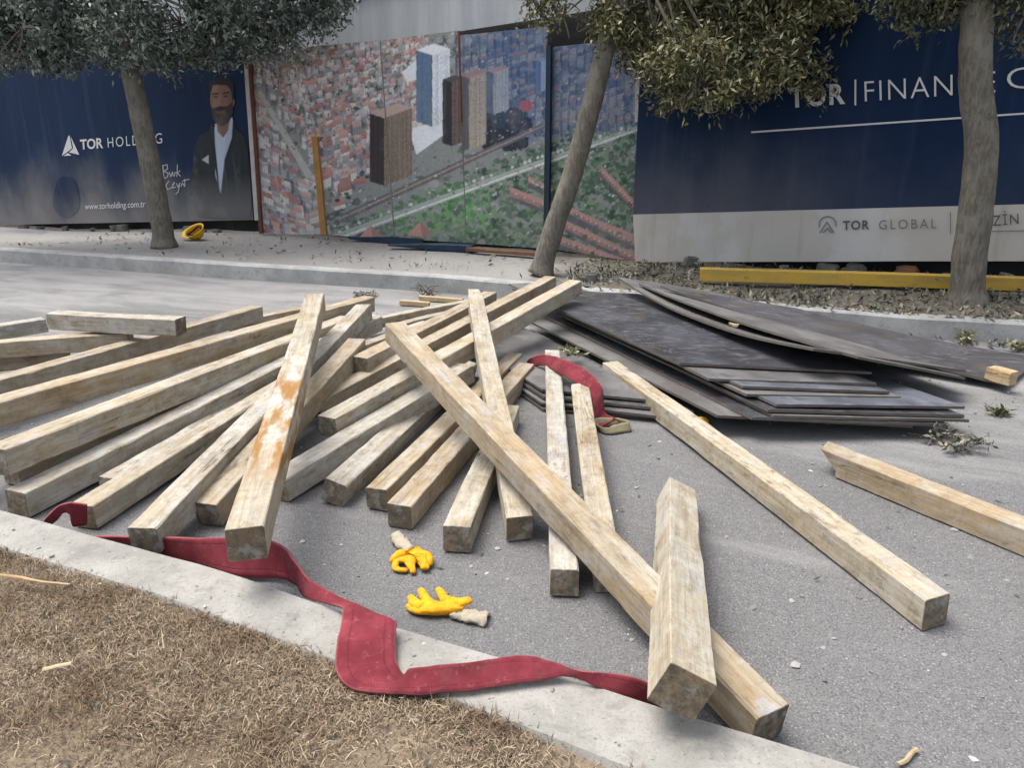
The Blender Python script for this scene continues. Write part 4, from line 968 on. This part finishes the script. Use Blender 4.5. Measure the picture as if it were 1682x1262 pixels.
    # long red roofed terraces at the lower right
    for (x0, y0, x1, y1, t_) in ((838, 306, 1042, 386, 15), (930, 338, 1042, 394, 13), (925, 362, 1044, 418, 15), (916, 388, 1040, 432, 14), (868, 288, 905, 306, 13), (985, 272, 1040, 330, 16)):
        fill(img, [(x0, y0), (x1, y1), (x1, y1 + t_), (x0, y0 + t_)], lin(164, 130, 124), sc, o); fill(img, [(x0, y0 + t_ * .5), (x1, y1 + t_ * .5), (x1, y1 + t_), (x0, y0 + t_)], lin(146, 114, 110), sc, o)
        for k in np.arange(.1, 1, .16): x = x0 + (x1 - x0) * k; y = y0 + (y1 - y0) * k; q = rg.normal(0, 3, 2); fill(img, [(x + q[0] + 5 * math.cos(j), y + q[1] + t_ * .9 + 4 * math.sin(j)) for j in np.arange(0, 6.2, .8)], pick([lin(70, 84, 72), lin(92, 104, 92), lin(120, 116, 112)]), sc, o, .85)
        fill(img, [(x0, y0 + t_), (x1, y1 + t_), (x1, y1 + t_ + 6), (x0, y0 + t_ + 6)], lin(92, 92, 98), sc, o)
        for k in np.arange(.05, 1, .07): x = x0 + (x1 - x0) * k; y = y0 + (y1 - y0) * k + t_ * .5; fill(img, [(x, y), (x + 2, y), (x + 2, y + 2.4), (x, y + 2.4)], lin(196, 180, 172), sc, o)
    for (x, y) in ((610, 382), (690, 376), (470, 322), (455, 300)): fill(img, [(x - 22, y + 10), (x, y - 12), (x + 22, y + 8), (x + 4, y + 14)], lin(176, 132, 122), sc, o); fill(img, [(x, y - 12), (x + 22, y + 8), (x + 4, y + 14)], lin(150, 110, 104), sc, o)
    for _ in range(60):
        x, y = rg.uniform(420, 520), rg.uniform(300, 380); block(x, y, rg.uniform(9, 16), rg.uniform(7, 12), rg.uniform(5, 10))
    yy, xx = np.mgrid[0:H, 0:W]; U = xx / sc + o[0]; Vv_ = yy / sc + o[1]
    bl = np.clip((U - 740) / 90, 0, 1) * np.clip((260 - Vv_) / 120, 0, 1); img = img * (1 - bl[..., None] * .35) + np.array(lin(70, 96, 142)) * bl[..., None] * .32
    grey = img.mean(2, keepdims=True); img = grey + (img - grey) * .95; img = np.clip(.25 + (img - .25) * 1.15, .01, .8) * .95 + np.array(lin(140, 152, 170)) * .05
    img *= rg.normal(1, .10, (H, W, 1)).clip(.6, 1.4); k = img.copy()
    k[1:-1, 1:-1] = (img[1:-1, 1:-1] * 4 + img[:-2, 1:-1] + img[2:, 1:-1] + img[1:-1, :-2] + img[1:-1, 2:]) / 8
    return k, sc, o
def printmesh(name, c4, off, root, img, sc, o, step=.0125, mask=None, amp=.0):
    TL, TR, BR, BL = c4; nx = int((BR - BL).length / step); nz = int((TL - BL).length / step)
    s = np.linspace(0, 1, nx + 1)[None, :, None]; t_ = np.linspace(0, 1, nz + 1)[:, None, None]
    A = lambda p: np.array(p)[None, None]
    P_ = (A(BL) * (1 - s) + A(BR) * s) * (1 - t_) + (A(TL) * (1 - s) + A(TR) * s) * t_
    d = P_ - np.array((0, 0, CAMH)); cp, sp = math.cos(PITCH), math.sin(PITCH); dep = d[..., 1] * cp - d[..., 2] * sp; up = d[..., 1] * sp + d[..., 2] * cp
    U = 841 + FPX * d[..., 0] / dep; Vp = 631 - FPX * up / dep
    xi = np.clip(((U - o[0]) * sc).astype(int), 0, img.shape[1] - 1); yi = np.clip(((Vp - o[1]) * sc).astype(int), 0, img.shape[0] - 1); C = img[yi, xi]
    P_ = P_ + np.array(FN) * off
    idx = (np.arange(nz)[:, None] * (nx + 1) + np.arange(nx)[None]); Q = np.stack([idx, idx + 1, idx + nx + 2, idx + nx + 1], -1).reshape(-1, 4)
    if mask is not None:
        mk = mask[yi, xi] > .5; q = mk[:-1, :-1] & mk[1:, :-1] & mk[:-1, 1:] & mk[1:, 1:]; Q = Q[q.ravel()]
    me = bpy.data.meshes.new(name); Vw = P_.reshape(-1, 3) - np.array(root.location); me.vertices.add(len(Vw)); me.vertices.foreach_set('co', Vw.astype(np.float32).ravel())
    me.loops.add(Q.size); me.loops.foreach_set('vertex_index', Q.astype(np.int32).ravel()); me.polygons.add(len(Q)); me.polygons.foreach_set('loop_start', np.arange(0, Q.size, 4, dtype=np.int32))
    me.update(calc_edges=True); ca = me.color_attributes.new('print', 'FLOAT_COLOR', 'POINT'); cc = np.ones((len(Vw), 4), np.float32); cc[:, :3] = C.reshape(-1, 3); ca.data.foreach_set('color', cc.ravel())
    return link(name, me, M['print'], root)
CITY = paint_city()
def quad(TL, TR, BR, BL): return [fp(*p) for p in (TL, TR, BR, BL)]
PANELS = [
 (quad((404, 96), (512, 76), (534, 386), (428, 383)), .0, 'leftmost printed board: aerial city view of pink roofs and a pale street'),
 (quad((513, 76), (624, 66), (648, 392), (535, 386)), .012, 'printed board with dense pink roofed blocks, left of the white printed tower'),
 (quad((625, 66), (751, 50), (766, 399), (649, 392)), .0, 'printed board showing the tall white tower and the bright green park'),
 (quad((756, 58), (899, 43), (893, 408), (768, 399)), .02, 'bluish printed board with brown printed towers, left of the leaning tree trunk'),
 (quad((905, 76), (1052, 60), (1043, 431), (897, 409)), -.05, 'rightmost printed board with long red terrace roofs, behind the leaning tree trunk')]
for c4, off, lab in PANELS:
    root = empty('printed_board', c4[3] + FN * off); tag(root, lab, 'hoarding board', 'printed hoarding boards')
    V, F = boardgeo(c4, off - .004, 0, 1, 1, .03); part('board', V, F, M['band'], root)
    printmesh('printed_picture', c4, off, root, *CITY)
def post(name, p0, p1, wpx, off, mat, lab, cat, d=.06):
    V = []; F = []
    a0, a1 = fp(p0[0] - wpx / 2, p0[1], off), fp(p0[0] + wpx / 2, p0[1], off); b0, b1 = fp(p1[0] - wpx / 2, p1[1], off), fp(p1[0] + wpx / 2, p1[1], off); n = 10
    for k in range(n + 1):
        f = k / n; l = a0.lerp(b0, f); r = a1.lerp(b1, f); j = FD * (.006 * noise.noise(l * 5)); V += [l + j, r + j, r + j - FN * d, l + j - FN * d]
    for k in range(n):
        for m_ in range(4): F.append((k * 4 + m_, k * 4 + (m_ + 1) % 4, k * 4 + 4 + (m_ + 1) % 4, k * 4 + 4 + m_))
    F += [(3, 2, 1, 0), (n * 4, n * 4 + 1, n * 4 + 2, n * 4 + 3)]
    o = link(name, pymesh(name, V, F), mat); tag(o, lab, cat); return o
post('hoarding_strip', (531, 386), (516, 224), 9, .05, M['stake'], 'orange stained stake nailed over the joint of the pink roofed boards', 'post', .045)
post('hoarding_strip', (421, 362), (403, 96), 6, .05, M['whitepost'], 'chalky white post at the right edge of the left billboard', 'post', .04)
post('hoarding_strip', (428, 384), (409, 96), 5, .035, M['rust'], 'thin maroon post between the left billboard and the printed boards', 'post', .03)
post('hoarding_strip', (757, 200), (753, 50), 2.4, .03, M['rust'], 'thin brown lath above the joint of the printed towers', 'post', .03)
post('hoarding_strip', (897, 408), (901, 74), 7, .015, M['bluesheet'], 'dark navy strip standing for the shadow between the bluish and rightmost printed boards', 'post', .05)  # navy strip put in as the shadow along this board joint
post('hoarding_strip', (1045, 200), (1050, 60), 6, .02, M['whitepost'], 'pale edge strip at the top left of the right billboard', 'post', .05)
post('hoarding_strip', (1036, 96), (1036, 58), 16, .03, M['stake'], 'orange brown board scrap under the leaves beside the right billboard', 'board scrap', .03)
# left billboard
LB0, LB1 = fp(20, 369), fp(418, 361); LBd = (LB1 - LB0); LL = LB0 - LBd * 1.1
c4 = [LL + Vector((0, 0, 3.1)), LB1 + (fp(403, 96) - fp(418, 361)) * 1.12, LB1, LL]
root = empty('billboard', LB1); tag(root, 'left navy billboard with a bearded man in a suit, its lower part dusty', 'billboard')
V, F = boardgeo(c4, .03, .006, 60, 18); part('banner', V, F, M['navyL'], root, False)
A_ = .006; O1 = .038
lettering('TOR', (136, 246), (173, 243), (135, 229), M['white'], root, O1, A_, boff=.025)
lettering('HOLDING', (181, 242), (270, 235), (180, 226), M['white'], root, O1, A_, boff=-.006, space=1.25)
lettering('www.torholding.com.tr', (143, 347), (242, 343), (143, 334), M['white'], root, O1, A_)
flatpoly('emblem', [[(105, 256), (116, 223), (118, 222), (122, 243), (115, 249)], [(117, 250), (124, 243), (120, 224), (134, 254)], [(108, 256), (115, 251), (121, 255)]], M['white'], root, O1, A_)
sig = [[(271, 271), (273, 292)], [(271, 272), (278, 270), (279, 277), (273, 281), (280, 284), (279, 290), (273, 293)], [(282, 283), (284, 290), (287, 282), (288, 289)], [(290, 289), (291, 283), (294, 283)], [(295, 270), (294, 290)], [(299, 280), (295, 284), (300, 289)],
       [(281, 297), (276, 304), (279, 311), (285, 308)], [(287, 303), (290, 299), (286, 308), (292, 307)], [(293, 301), (296, 307), (299, 300), (296, 315), (292, 318)], [(301, 306), (303, 300), (306, 305)], [(307, 294), (307, 306)], [(303, 297), (314, 294)]]
flatpoly('signature', strokes(sig, 1.3), M['pale_print'], root, O1, A_)
flatpoly('dark_patch', [[(112 + 22 * math.cos(k) * (1 + .08 * math.sin(3 * k)), 323 + 36 * math.sin(k) * (1 + .06 * math.cos(2 * k))) for k in np.arange(0, 6.28, .3)]], M['navy_patch'], root, O1 - .003, A_)  # dark navy oval with a weaker dust tint than the board
def paint_man():
    sc = 3.0; o = np.array((315., 112.)); W, H = int(110 * sc), int(256 * sc); img = np.zeros((H, W, 3)); mk = np.zeros((H, W, 1)); rg = np.random.default_rng(2)
    def P_(poly, col, a=1.0): fill(img, poly, lin(*col), sc, o, a); fill(mk, poly, [1.0], sc, o)
    def E_(cx, cy, rx, ry, col, a=1.0, a0=0, a1=6.2832): P_([(cx + rx * math.cos(k), cy + ry * math.sin(k)) for k in np.linspace(a0, a1, 26)], col, a)
    P_([(352, 203), (345, 214), (328, 224), (322, 245), (318, 290), (322, 340), (330, 358), (414, 358), (417, 330), (410, 240), (404, 222), (392, 212), (386, 196), (374, 208), (358, 210)], (27, 36, 44))
    for x_, y_, x2, y2 in ((332, 240, 336, 330), (344, 262, 350, 340), (396, 250, 392, 340), (408, 260, 404, 330), (352, 300, 366, 345)): P_([(x_, y_), (x_ + 2, y_), (x2 + 3, y2), (x2, y2)], (40, 50, 56), .7)
    P_([(392, 212), (404, 222), (410, 240), (415, 330), (414, 358), (398, 358), (402, 300), (396, 240)], (26, 32, 36)); P_([(318, 290), (330, 250), (338, 290), (336, 358), (330, 358), (322, 340)], (26, 33, 37))
    P_([(356, 203), (386, 192), (384, 226), (372, 262), (366, 318), (357, 288), (355, 240)], (168, 180, 200)); P_([(376, 205), (386, 192), (384, 226), (372, 262), (369, 290)], (146, 158, 182), .7)
    P_([(355, 203), (350, 214), (354, 260), (364, 320), (362, 290), (357, 240)], (20, 26, 30)); P_([(387, 194), (392, 214), (386, 240), (372, 280), (366, 318), (373, 262), (384, 226)], (22, 28, 32))
    P_([(358, 192), (382, 188), (378, 214), (370, 226), (361, 216)], (112, 86, 76)); P_([(358, 192), (382, 188), (380, 200), (366, 208), (359, 202)], (64, 48, 44), .8)
    E_(366, 163, 18, 31, (116, 88, 78)); P_([(352, 140), (362, 134), (364, 180), (352, 180)], (134, 104, 92), .7); P_([(380, 140), (386, 160), (384, 184), (376, 190), (378, 160)], (104, 78, 70), .8); E_(386, 168, 3, 7, (118, 86, 76))
    P_([(347, 158), (346, 140), (352, 130), (366, 126), (380, 128), (388, 138), (388, 164), (384, 164), (383, 148), (376, 140), (360, 139), (351, 144), (349, 156)], (30, 28, 30))
    P_([(349, 172), (353, 178), (358, 176), (366, 174), (374, 176), (380, 172), (386, 164), (386, 186), (380, 200), (369, 207), (358, 203), (351, 192)], (40, 34, 34))
    P_([(358, 183), (374, 181), (373, 185), (366, 187), (359, 186)], (96, 62, 58)); P_([(356, 176), (376, 174), (378, 179), (366, 178), (357, 181)], (34, 28, 28))
    P_([(352, 153), (362, 152), (362, 155), (352, 156)], (38, 32, 32)); P_([(369, 152), (380, 150), (380, 153), (369, 155)], (38, 32, 32))
    E_(357.5, 159, 4, 1.8, (60, 46, 44)); E_(374, 158, 4, 1.8, (56, 44, 42)); P_([(364, 156), (367, 156), (369, 170), (366, 173), (362, 171)], (132, 102, 90), .9); P_([(367, 158), (369, 170), (366, 172)], (104, 78, 70), .8)
    P_([(335, 262), (346, 254), (346, 269)], (168, 172, 176)); P_([(352, 140), (360, 139), (358, 150), (351, 152)], (140, 110, 98), .6)
    yy = (np.mgrid[0:H, 0:W][0] / sc + o[1])[..., None]; d = np.clip((yy - 285) / 90, 0, .62); img = img * (1 - d) + np.array(lin(112, 112, 114)) * d
    k = np.ones(5) / 5
    base = np.array(lin(20, 32, 60)); img = np.where(mk > 0, img, base)
    for ax in (0, 1): img = np.apply_along_axis(lambda m: np.convolve(m, k, mode='same'), ax, img)
    img *= rg.normal(1, .05, (H, W, 1)); return img, mk[..., 0], sc, o
im, mk, sc_, o_ = paint_man()
printmesh('portrait', quad((318, 118), (402, 115), (418, 358), (318, 360)), O1 - .002, root, im, sc_, o_, .0075, mk)
# right billboard
RB0, RB1 = fp(1045, 430), fp(1682, 428); RM0, RM1 = fp(1041, 352), fp(1682, 335)
ex = lambda a, b, f: a + (b - a) * f
c4 = [ex(RM0, RM1, 0) + Vector((0, 0, 2.35)), ex(RM0, RM1, 1.8) + Vector((0, 0, 2.5)), ex(RM0, RM1, 1.8), RM0]
root = empty('billboard', RB0); tag(root, 'right navy billboard with white lettering and a pale band along the bottom', 'billboard')
V, F = boardgeo(c4, .03, .016, 70, 26); part('banner', V, F, M['navyR'], root)
c5 = [RM0, ex(RM0, RM1, 1.8), ex(RB0, RB1, 1.8), RB0]
V, F = boardgeo(c5, .032, .02, 90, 8); part('lower_band', V, F, M['band'], root)
A_ = .016; O1 = .042
lettering('TOR', (1298, 178), (1389, 171), (1297, 144), M['white'], root, O1, A_, boff=.03, space=1.12)
lettering('FINANCE', (1421, 167), (1634, 152), (1420, 134), M['white'], root, O1, A_, boff=-.012, space=1.12)
lettering('C', (1654, 147), (1698, 144), (1652, 113), M['white'], root, O1, A_, boff=-.012)
flatpoly('rule', [[(1404, 131), (1407, 131), (1407, 173), (1404, 173)]], M['white'], root, O1, A_)
N_ = 24; flatpoly('rule', [[(1235 + 760 * k / N_, 215.5 - 52 * k / N_), (1235 + 760 * (k + 1) / N_, 215.5 - 52 * (k + 1) / N_), (1235 + 760 * (k + 1) / N_, 218.5 - 52 * (k + 1) / N_), (1235 + 760 * k / N_, 218.5 - 52 * k / N_)] for k in range(N_)], M['white'], root, O1, A_)
lettering('TOR', (1385, 377), (1428, 376), (1385, 362), M['ink'], root, .048, .02, boff=.02, space=1.15)
lettering('GLOBAL', (1444, 376), (1538, 374), (1444, 361), M['ink_soft'], root, .048, .02, boff=-.004, space=1.3)
flatpoly('rule', [[(1560, 348), (1561.5, 348), (1561.5, 384), (1560, 384)]], M['ink_soft'], root, .048, .02)
flatpoly('emblem', strokes([[(1346 + 0, 372), (1347, 363), (1352, 357), (1360, 354.5), (1368, 357), (1373, 363), (1374, 371)], [(1348, 381), (1359, 364), (1370, 381)], [(1353, 381), (1360, 374), (1366, 381)]], 1.8), M['ink_soft'], root, .048, .02)
lettering('ZİN', (1630, 370), (1672, 367), (1629, 347), M['ink'], root, .048, .02, boff=.0, space=1.15)
flatpoly('rule', [[(1628, 378), (1700, 377), (1700, 378.5), (1628, 379.5)]], M['ink_soft'], root, .048, .02)
# dark backing added to keep the gaps under the billboards dark, and what lies at the foot of the hoarding
V, F = [], []
p0 = fp(-700, 380, -.35); p1 = fp(2300, 470, -.35)
for k in range(200):
    q = p0.lerp(p1, k / 199) + FN * (.03 if k % 4 < 2 else 0); V += [Vector((q.x, q.y, -.25)), Vector((q.x, q.y, 2.2))]
for k in range(199): F.append((2 * k, 2 * k + 2, 2 * k + 3, 2 * k + 1))
o = link('gap_backing', pymesh('gap_backing', V, F), M['gapdark']); o.modifiers.new('s', 'SOLIDIFY').thickness = .004; tag(o, 'added dark backing that darkens the gap under the billboards', 'backing')
rr = random.Random(4); k_ = 0
for (u0, u1, v0, v1, n, mt, lab) in ((20, 230, 374, 378, 7, 'rubble', 'grey rubble lump in the gap under the left billboard'), (300, 420, 370, 377, 6, 'rubble', 'stone under the right end of the left billboard'), (1100, 1560, 436, 444, 9, 'rubble', 'concrete lump in the gap under the right billboard'), (1480, 1500, 438, 442, 2, 'brick', 'reddish brick in the gap under the right billboard'), (1630, 1682, 438, 442, 2, 'rubble', 'concrete lump under the billboard, right of the thick trunk'), (955, 1000, 452, 458, 2, 'rubble', 'pale stone on the soil beside the leaning trunk')):
    for _ in range(n):
        s = rr.uniform(.05, .11); u, v = rr.uniform(u0, u1), rr.uniform(v0, v1); p = fp(u, v, rr.uniform(-.12, .04)) if u0 != 955 else at(u, v, .2); p.z = pz(p)
        bm = bmesh.new(); bmesh.ops.create_cube(bm, size=1); bmesh.ops.bevel(bm, geom=list(bm.edges), offset=.16, segments=1, affect='EDGES')
        sx, sy, sz = s * rr.uniform(1, 2), s * rr.uniform(.8, 1.4), s * rr.uniform(.7, 1.2)
        for v_ in bm.verts: v_.co = Vector((v_.co.x * sx, v_.co.y * sy, v_.co.z * sz)) + noise.noise_vector(v_.co * 3 + Vector((k_, 0, 0))) * s * .28
        me = bpy.data.meshes.new('rubble'); bm.to_mesh(me); bm.free(); o = link('rubble_block', me, M[mt]); o.location = p + Vector((0, 0, sz * .4)); o.rotation_euler = (0, 0, rr.uniform(0, 3)); k_ += 1
        tag(o, lab, 'rubble', lab + ' group')
o = beam('yellow_beam', at(1150, 450, .275), at(1900, 473, .30), wdt=.115, mats=('yellow', 'yellow'), seed=55, wane=.003); tag(o, 'long yellow painted beam lying on the soil under the right billboard', 'beam')
for (pa, pb, wd, hg, mt, lab) in (((578, 390), (700, 398), .22, .11, 'bluesheet', 'dark blue folded sheet at the foot of the white tower board, left one'), ((640, 402), (778, 408), .16, .08, 'bluesheet', 'dark blue sheet at the foot of the printed boards, right one'), ((700, 392), (772, 398), .12, .04, 'greensheet', 'dark green sheet lying behind the dark blue sheets'), ((770, 409), (886, 418), .10, .045, 'plank', 'red brown plank lying by the foot of the leaning tree')):
    o = beam('folded_sheet' if 'sheet' in mt else 'plank', at(*pa, .24), at(*pb, .24), wdt=wd, hgt=hg, mats=(mt, mt), taper=('near', .7, .2) if 'sheet' in mt else None, seed=len(lab), wane=.01, bow=.02); tag(o, lab, 'sheet' if 'sheet' in mt else 'plank')
# concrete building behind
b0, b1 = fp(560, 82, -.9), fp(850, 36, -.9); bd = (b1 - b0); bh = Vector((bd.x, bd.y, 0)).normalized(); sl = bd.z / Vector((bd.x, bd.y, 0)).length
def bp(s, z, d): q = b0 + bh * s - FN * d; return Vector((q.x, q.y, b0.z + sl * s + z))
root = empty('concrete_building', Vector((b0.x, b0.y, .2))); tag(root, 'raw concrete building wall rising behind the hoarding', 'building')
def slab(name, s0, s1, z0, z1, d0, d1, mat): 
    v = [bp(s0, z0, d0), bp(s1, z0, d0), bp(s1, z0, d1), bp(s0, z0, d1), bp(s0, z1, d0), bp(s1, z1, d0), bp(s1, z1, d1), bp(s0, z1, d1)]
    _, f = boxmesh('', (0, 0, 0), (1, 1, 1)); part(name, v, f, mat, root)
slab('wall', -9, 13, 0, 1.7, 0, .3, M['concrete']); slab('ledge', -9, 13, .62, .67, -.05, 0, M['concrete']); slab('floor_slab', -9, 13, .02, .28, .3, 4, M['concrete']); slab('back_wall', -9, 13, -3.2, 0, 2.5, 2.7, M['concrete'])
for s in (-7, -3.4, .2, 3.8, 7.4, 11): slab('column', s, s + .4, -3.4, .0, .35, .75, M['concrete'])
# helmet
hp = at(329, 391, .19); hp.z = pz(hp); root = empty('hard_hat', hp); tag(root, 'yellow hard hat lying upturned on the pavement beside the left tree', 'hard hat')
V = []; F = []; nu, nv = 24, 9
for j in range(nv + 1):
    t_ = j / nv * math.pi / 2
    for i in range(nu):
        a = 2 * math.pi * i / nu; rx, ry = .14 * math.sin(t_), .115 * math.sin(t_); V.append(Vector((rx * math.cos(a), ry * math.sin(a), -.135 * math.cos(t_) + .135)))
for i in range(nu):
    a = 2 * math.pi * i / nu; e = 1.16 + .28 * max(0, math.cos(a)) ** 2; V.append(Vector((.14 * e * math.cos(a), .115 * e * math.sin(a), .14)))
for j in range(nv + 1):
    for i in range(nu): F.append((j * nu + i, j * nu + (i + 1) % nu, j * nu + nu + (i + 1) % nu, j * nu + nu + i))
RT = Matrix.Rotation(R(34), 4, 'X') @ Matrix.Rotation(R(-20), 4, 'Y') @ Matrix.Rotation(R(180), 4, 'Z'); V = [RT @ v + Vector((0, 0, .03)) for v in V]
mz = min(v.z for v in V); V = [v - Vector((0, 0, mz)) for v in V]
o = link('shell', pymesh('shell', V, F, True), M['helmet'], root); md = o.modifiers.new('s', 'SOLIDIFY'); md.thickness = .004
H = [RT @ Vector((.105 * math.cos(a), .088 * math.sin(a), .115 + .02 * math.sin(2 * a))) + Vector((0, 0, .03 - mz)) for a in np.linspace(0, 6.2832, 25)]
v_, f_ = tubegeo(H, [.011] * 25, 6); link('harness', pymesh('harness', v_, f_, True), M['black'], root)
H = [RT @ Vector((.12 * math.cos(a), 0, .135 - .07 * math.sin(a))) + Vector((0, 0, .03 - mz)) for a in np.linspace(0, math.pi, 13)]
v_, f_ = tubegeo(H, [.009] * 13, 6); link('harness', pymesh('harness', v_, f_, True), M['black'], root)
#@@FENCE_END

# ------------------------------------------------------------------ trees
def tree(lab, trunk, r0, r1, limbs, lobes, nleaf, mat, leaf=(.07, .03), seed=1, base=None):
    rg = np.random.default_rng(seed); root = empty('tree', base); tag(root, lab, 'tree')
    off = np.array(base)
    P_ = catmull(trunk, 10); n = len(P_); rad = [r0 + (r1 - r0) * (i / (n - 1)) for i in range(n)]
    for i in range(4): rad[i] *= 1 + .28 * (1 - i / 4)
    V, F = tubegeo(P_, rad, 20, .09); 
    V = [v - Vector(base) for v in V]; link('trunk', pymesh('trunk', V, F, True), M['bark'], root)
    top = P_[-1]; V = []; F = []
    cs = [Vector(l[0]) for l in lobes]
    for c, r in lobes:
        c = Vector(c); st = min(P_[n // 2:], key=lambda q: (q - c).length) if limbs else top
        st = P_[-1 - rg.integers(0, max(1, n // 6))]
        mid = st.lerp(c, .5) + Vector(rg.normal(0, .12, 3)) + Vector((0, 0, .12))
        pts = catmull([st, mid, c], 6); v, f = tubegeo(pts, [.05 * (1 - .8 * i / len(pts)) * max(.5, r) for i in range(len(pts))], 6, .2, True, len(V)); V += v; F += f
        for _ in range(int(5 + 6 * r)):
            d = Vector(rg.normal(0, 1, 3)).normalized() * r * rg.uniform(.6, 1.0); s2 = c + d * .1; e = c + d
            pts = catmull([s2, s2.lerp(e, .5) + Vector(rg.normal(0, .05, 3)), e], 3); v, f = tubegeo(pts, [.012 * (1 - .75 * i / len(pts)) for i in range(len(pts))], 4, 0, False, len(V)); V += v; F += f
    V = [v - Vector(base) for v in V]; link('branches', pymesh('branches', V, F), M['bark'], root)
    # leaves gathered in small sprays through the lobes
    vol = np.array([r ** 2.2 for _, r in lobes]); ns = nleaf // 26; li = rg.choice(len(lobes), ns, p=vol / vol.sum())
    C = np.array([l[0] for l in lobes]); Rr = np.array([l[1] for l in lobes])
    d = rg.normal(0, 1, (ns, 3)); d /= np.linalg.norm(d, axis=1)[:, None]; sp = C[li] + d * (Rr[li] * rg.uniform(.25, 1.08, ns) ** .6)[:, None] * np.array((1, 1, .82))
    gap = np.array([noise.noise(Vector(p) * 2.4) for p in sp]); sp = sp[gap > -.16]; ns = len(sp)
    out = d[:ns] if False else None
    ax = rg.normal(0, 1, (ns, 3)); ax[:, 2] -= .5; ax /= np.linalg.norm(ax, axis=1)[:, None]; sl_ = rg.uniform(.10, .26, ns)
    k = 26; N = ns * k; t_ = rg.random((ns, k, 1)); pos = sp[:, None] + ax[:, None] * (t_ - .5) * sl_[:, None, None] * 1.6 + rg.normal(0, .035, (ns, k, 3)); pos = pos.reshape(-1, 3)
    dr = ax[:, None] * .5 + rg.normal(0, .75, (ns, k, 3)); dr = dr.reshape(-1, 3); dr /= np.linalg.norm(dr, axis=1)[:, None]
    up = rg.normal(0, .6, (N, 3)); up[:, 2] += 1; sd = np.cross(dr, up); sd /= np.linalg.norm(sd, axis=1)[:, None]; nr = np.cross(sd, dr)
    L = leaf[0] * rg.uniform(.6, 1.3, N)[:, None]; W = leaf[1] * rg.uniform(.7, 1.25, N)[:, None]
    b = pos; Q = np.stack([b, b + dr * L * .45 - sd * W * .5 + nr * W * .12, b + dr * L - nr * L * .12, b + dr * L * .45 + sd * W * .5 + nr * W * .12], 1) - off
    link('foliage', npquads('foliage', Q), M[mat], root)
Yl = at(270, 403, .19).y; Ym = at(890, 449, .19).y; Yr = at(1590, 497, .175).y
def LB(Y, L_): return [((ay(u, v, Y + dy)), r) for u, v, dy, r in L_]
tree('left tree with a slim slightly leaning trunk and grey green crown over the billboard', [ay(270, 406, Yl), ay(264, 360, Yl), ay(245, 260, Yl), ay(222, 150, Yl), ay(205, 60, Yl), ay(190, -60, Yl)], .135, .10, True,
     LB(Yl, [(-60, 30, 0, .70), (40, 40, -.3, .62), (130, 20, .3, .66), (215, 55, -.3, .50), (300, 40, .1, .52), (370, 20, .2, .50), (430, 0, 0, .52), (500, 5, .2, .42), (548, 10, .3, .30), (20, -100, 0, .75), (180, -110, .2, .8), (330, -100, 0, .75), (470, -95, .2, .6), (-120, -90, .3, .8), (340, 75, .1, .34), (415, 70, .2, .30), (470, 55, .1, .26), (60, 80, .3, .34),  (150, 45, .9, .6), (-20, 60, .8, .55), (400, 40, .8, .45), (90, 85, .0, .30), (-140, 60, .2, .6), (270, 85, .1, .26)]), 84000, 'leafL', (.074, .032), 5, ay(270, 404, Yl))
tree('middle tree with a leaning scarred trunk and drooping olive crown', [ay(888, 450, Ym), ay(905, 390, Ym), ay(942, 280, Ym), ay(972, 170, Ym), ay(1000, 60, Ym), ay(1040, -50, Ym), ay(1080, -180, Ym)], .105, .085, True,
     LB(Ym, [(880, 0, .1, .18), (925, 25, .1, .24), (975, 40, .1, .26), (1020, 40, 0, .28), (1075, 60, -.1, .32), (1120, 95, -.5, .34), (1150, 130, -.6, .30), (1190, 125, -.5, .32), (1240, 95, -.4, .36), (1290, 80, -.3, .32), (1340, 30, -.2, .28), (1390, 15, 0, .24), (1440, 0, .1, .22), (1475, 10, 0, .22), (1425, 40, .1, .20), (1380, 60, .1, .22), (1510, 5, .1, .16), (1330, 90, .2, .2), (1085, 120, .1, .22), (1110, 160, -.1, .18), (1290, 130, .2, .20), (1180, 30, 0, .5), (1060, -20, 0, .45), (1300, 0, 0, .5), (1180, -130, 0, .65), (1030, -130, .2, .55), (1330, -120, 0, .6), (1325, 140, -.2, .11), (1352, 120, -.2, .09), (900, -70, .2, .4), (1040, 90, .4, .22)]), 60000, 'leafM', (.068, .024), 8, ay(888, 448, Ym))
tree('right tree with a thick upright trunk cut by the top of the picture', [ay(1588, 500, Yr), ay(1592, 430, Yr), ay(1606, 320, Yr), ay(1612, 230, Yr), ay(1602, 130, Yr), ay(1604, 0, Yr), ay(1600, -160, Yr)], .135, .105, True,
     LB(Yr, [(1475, -30, .1, .24), (1530, -25, .1, .24), (1580, -40, 0, .26), (1640, -15, 0, .26), (1680, 25, 0, .22), (1545, 0, .1, .18), (1500, 10, .15, .16), (1720, 30, 0, .3), (1560, 10, .2, .10), (1550, -150, 0, .55), (1700, -150, 0, .55), (1440, -130, 0, .45)]), 27000, 'leafR', (.06, .023), 11, ay(1590, 498, Yr))
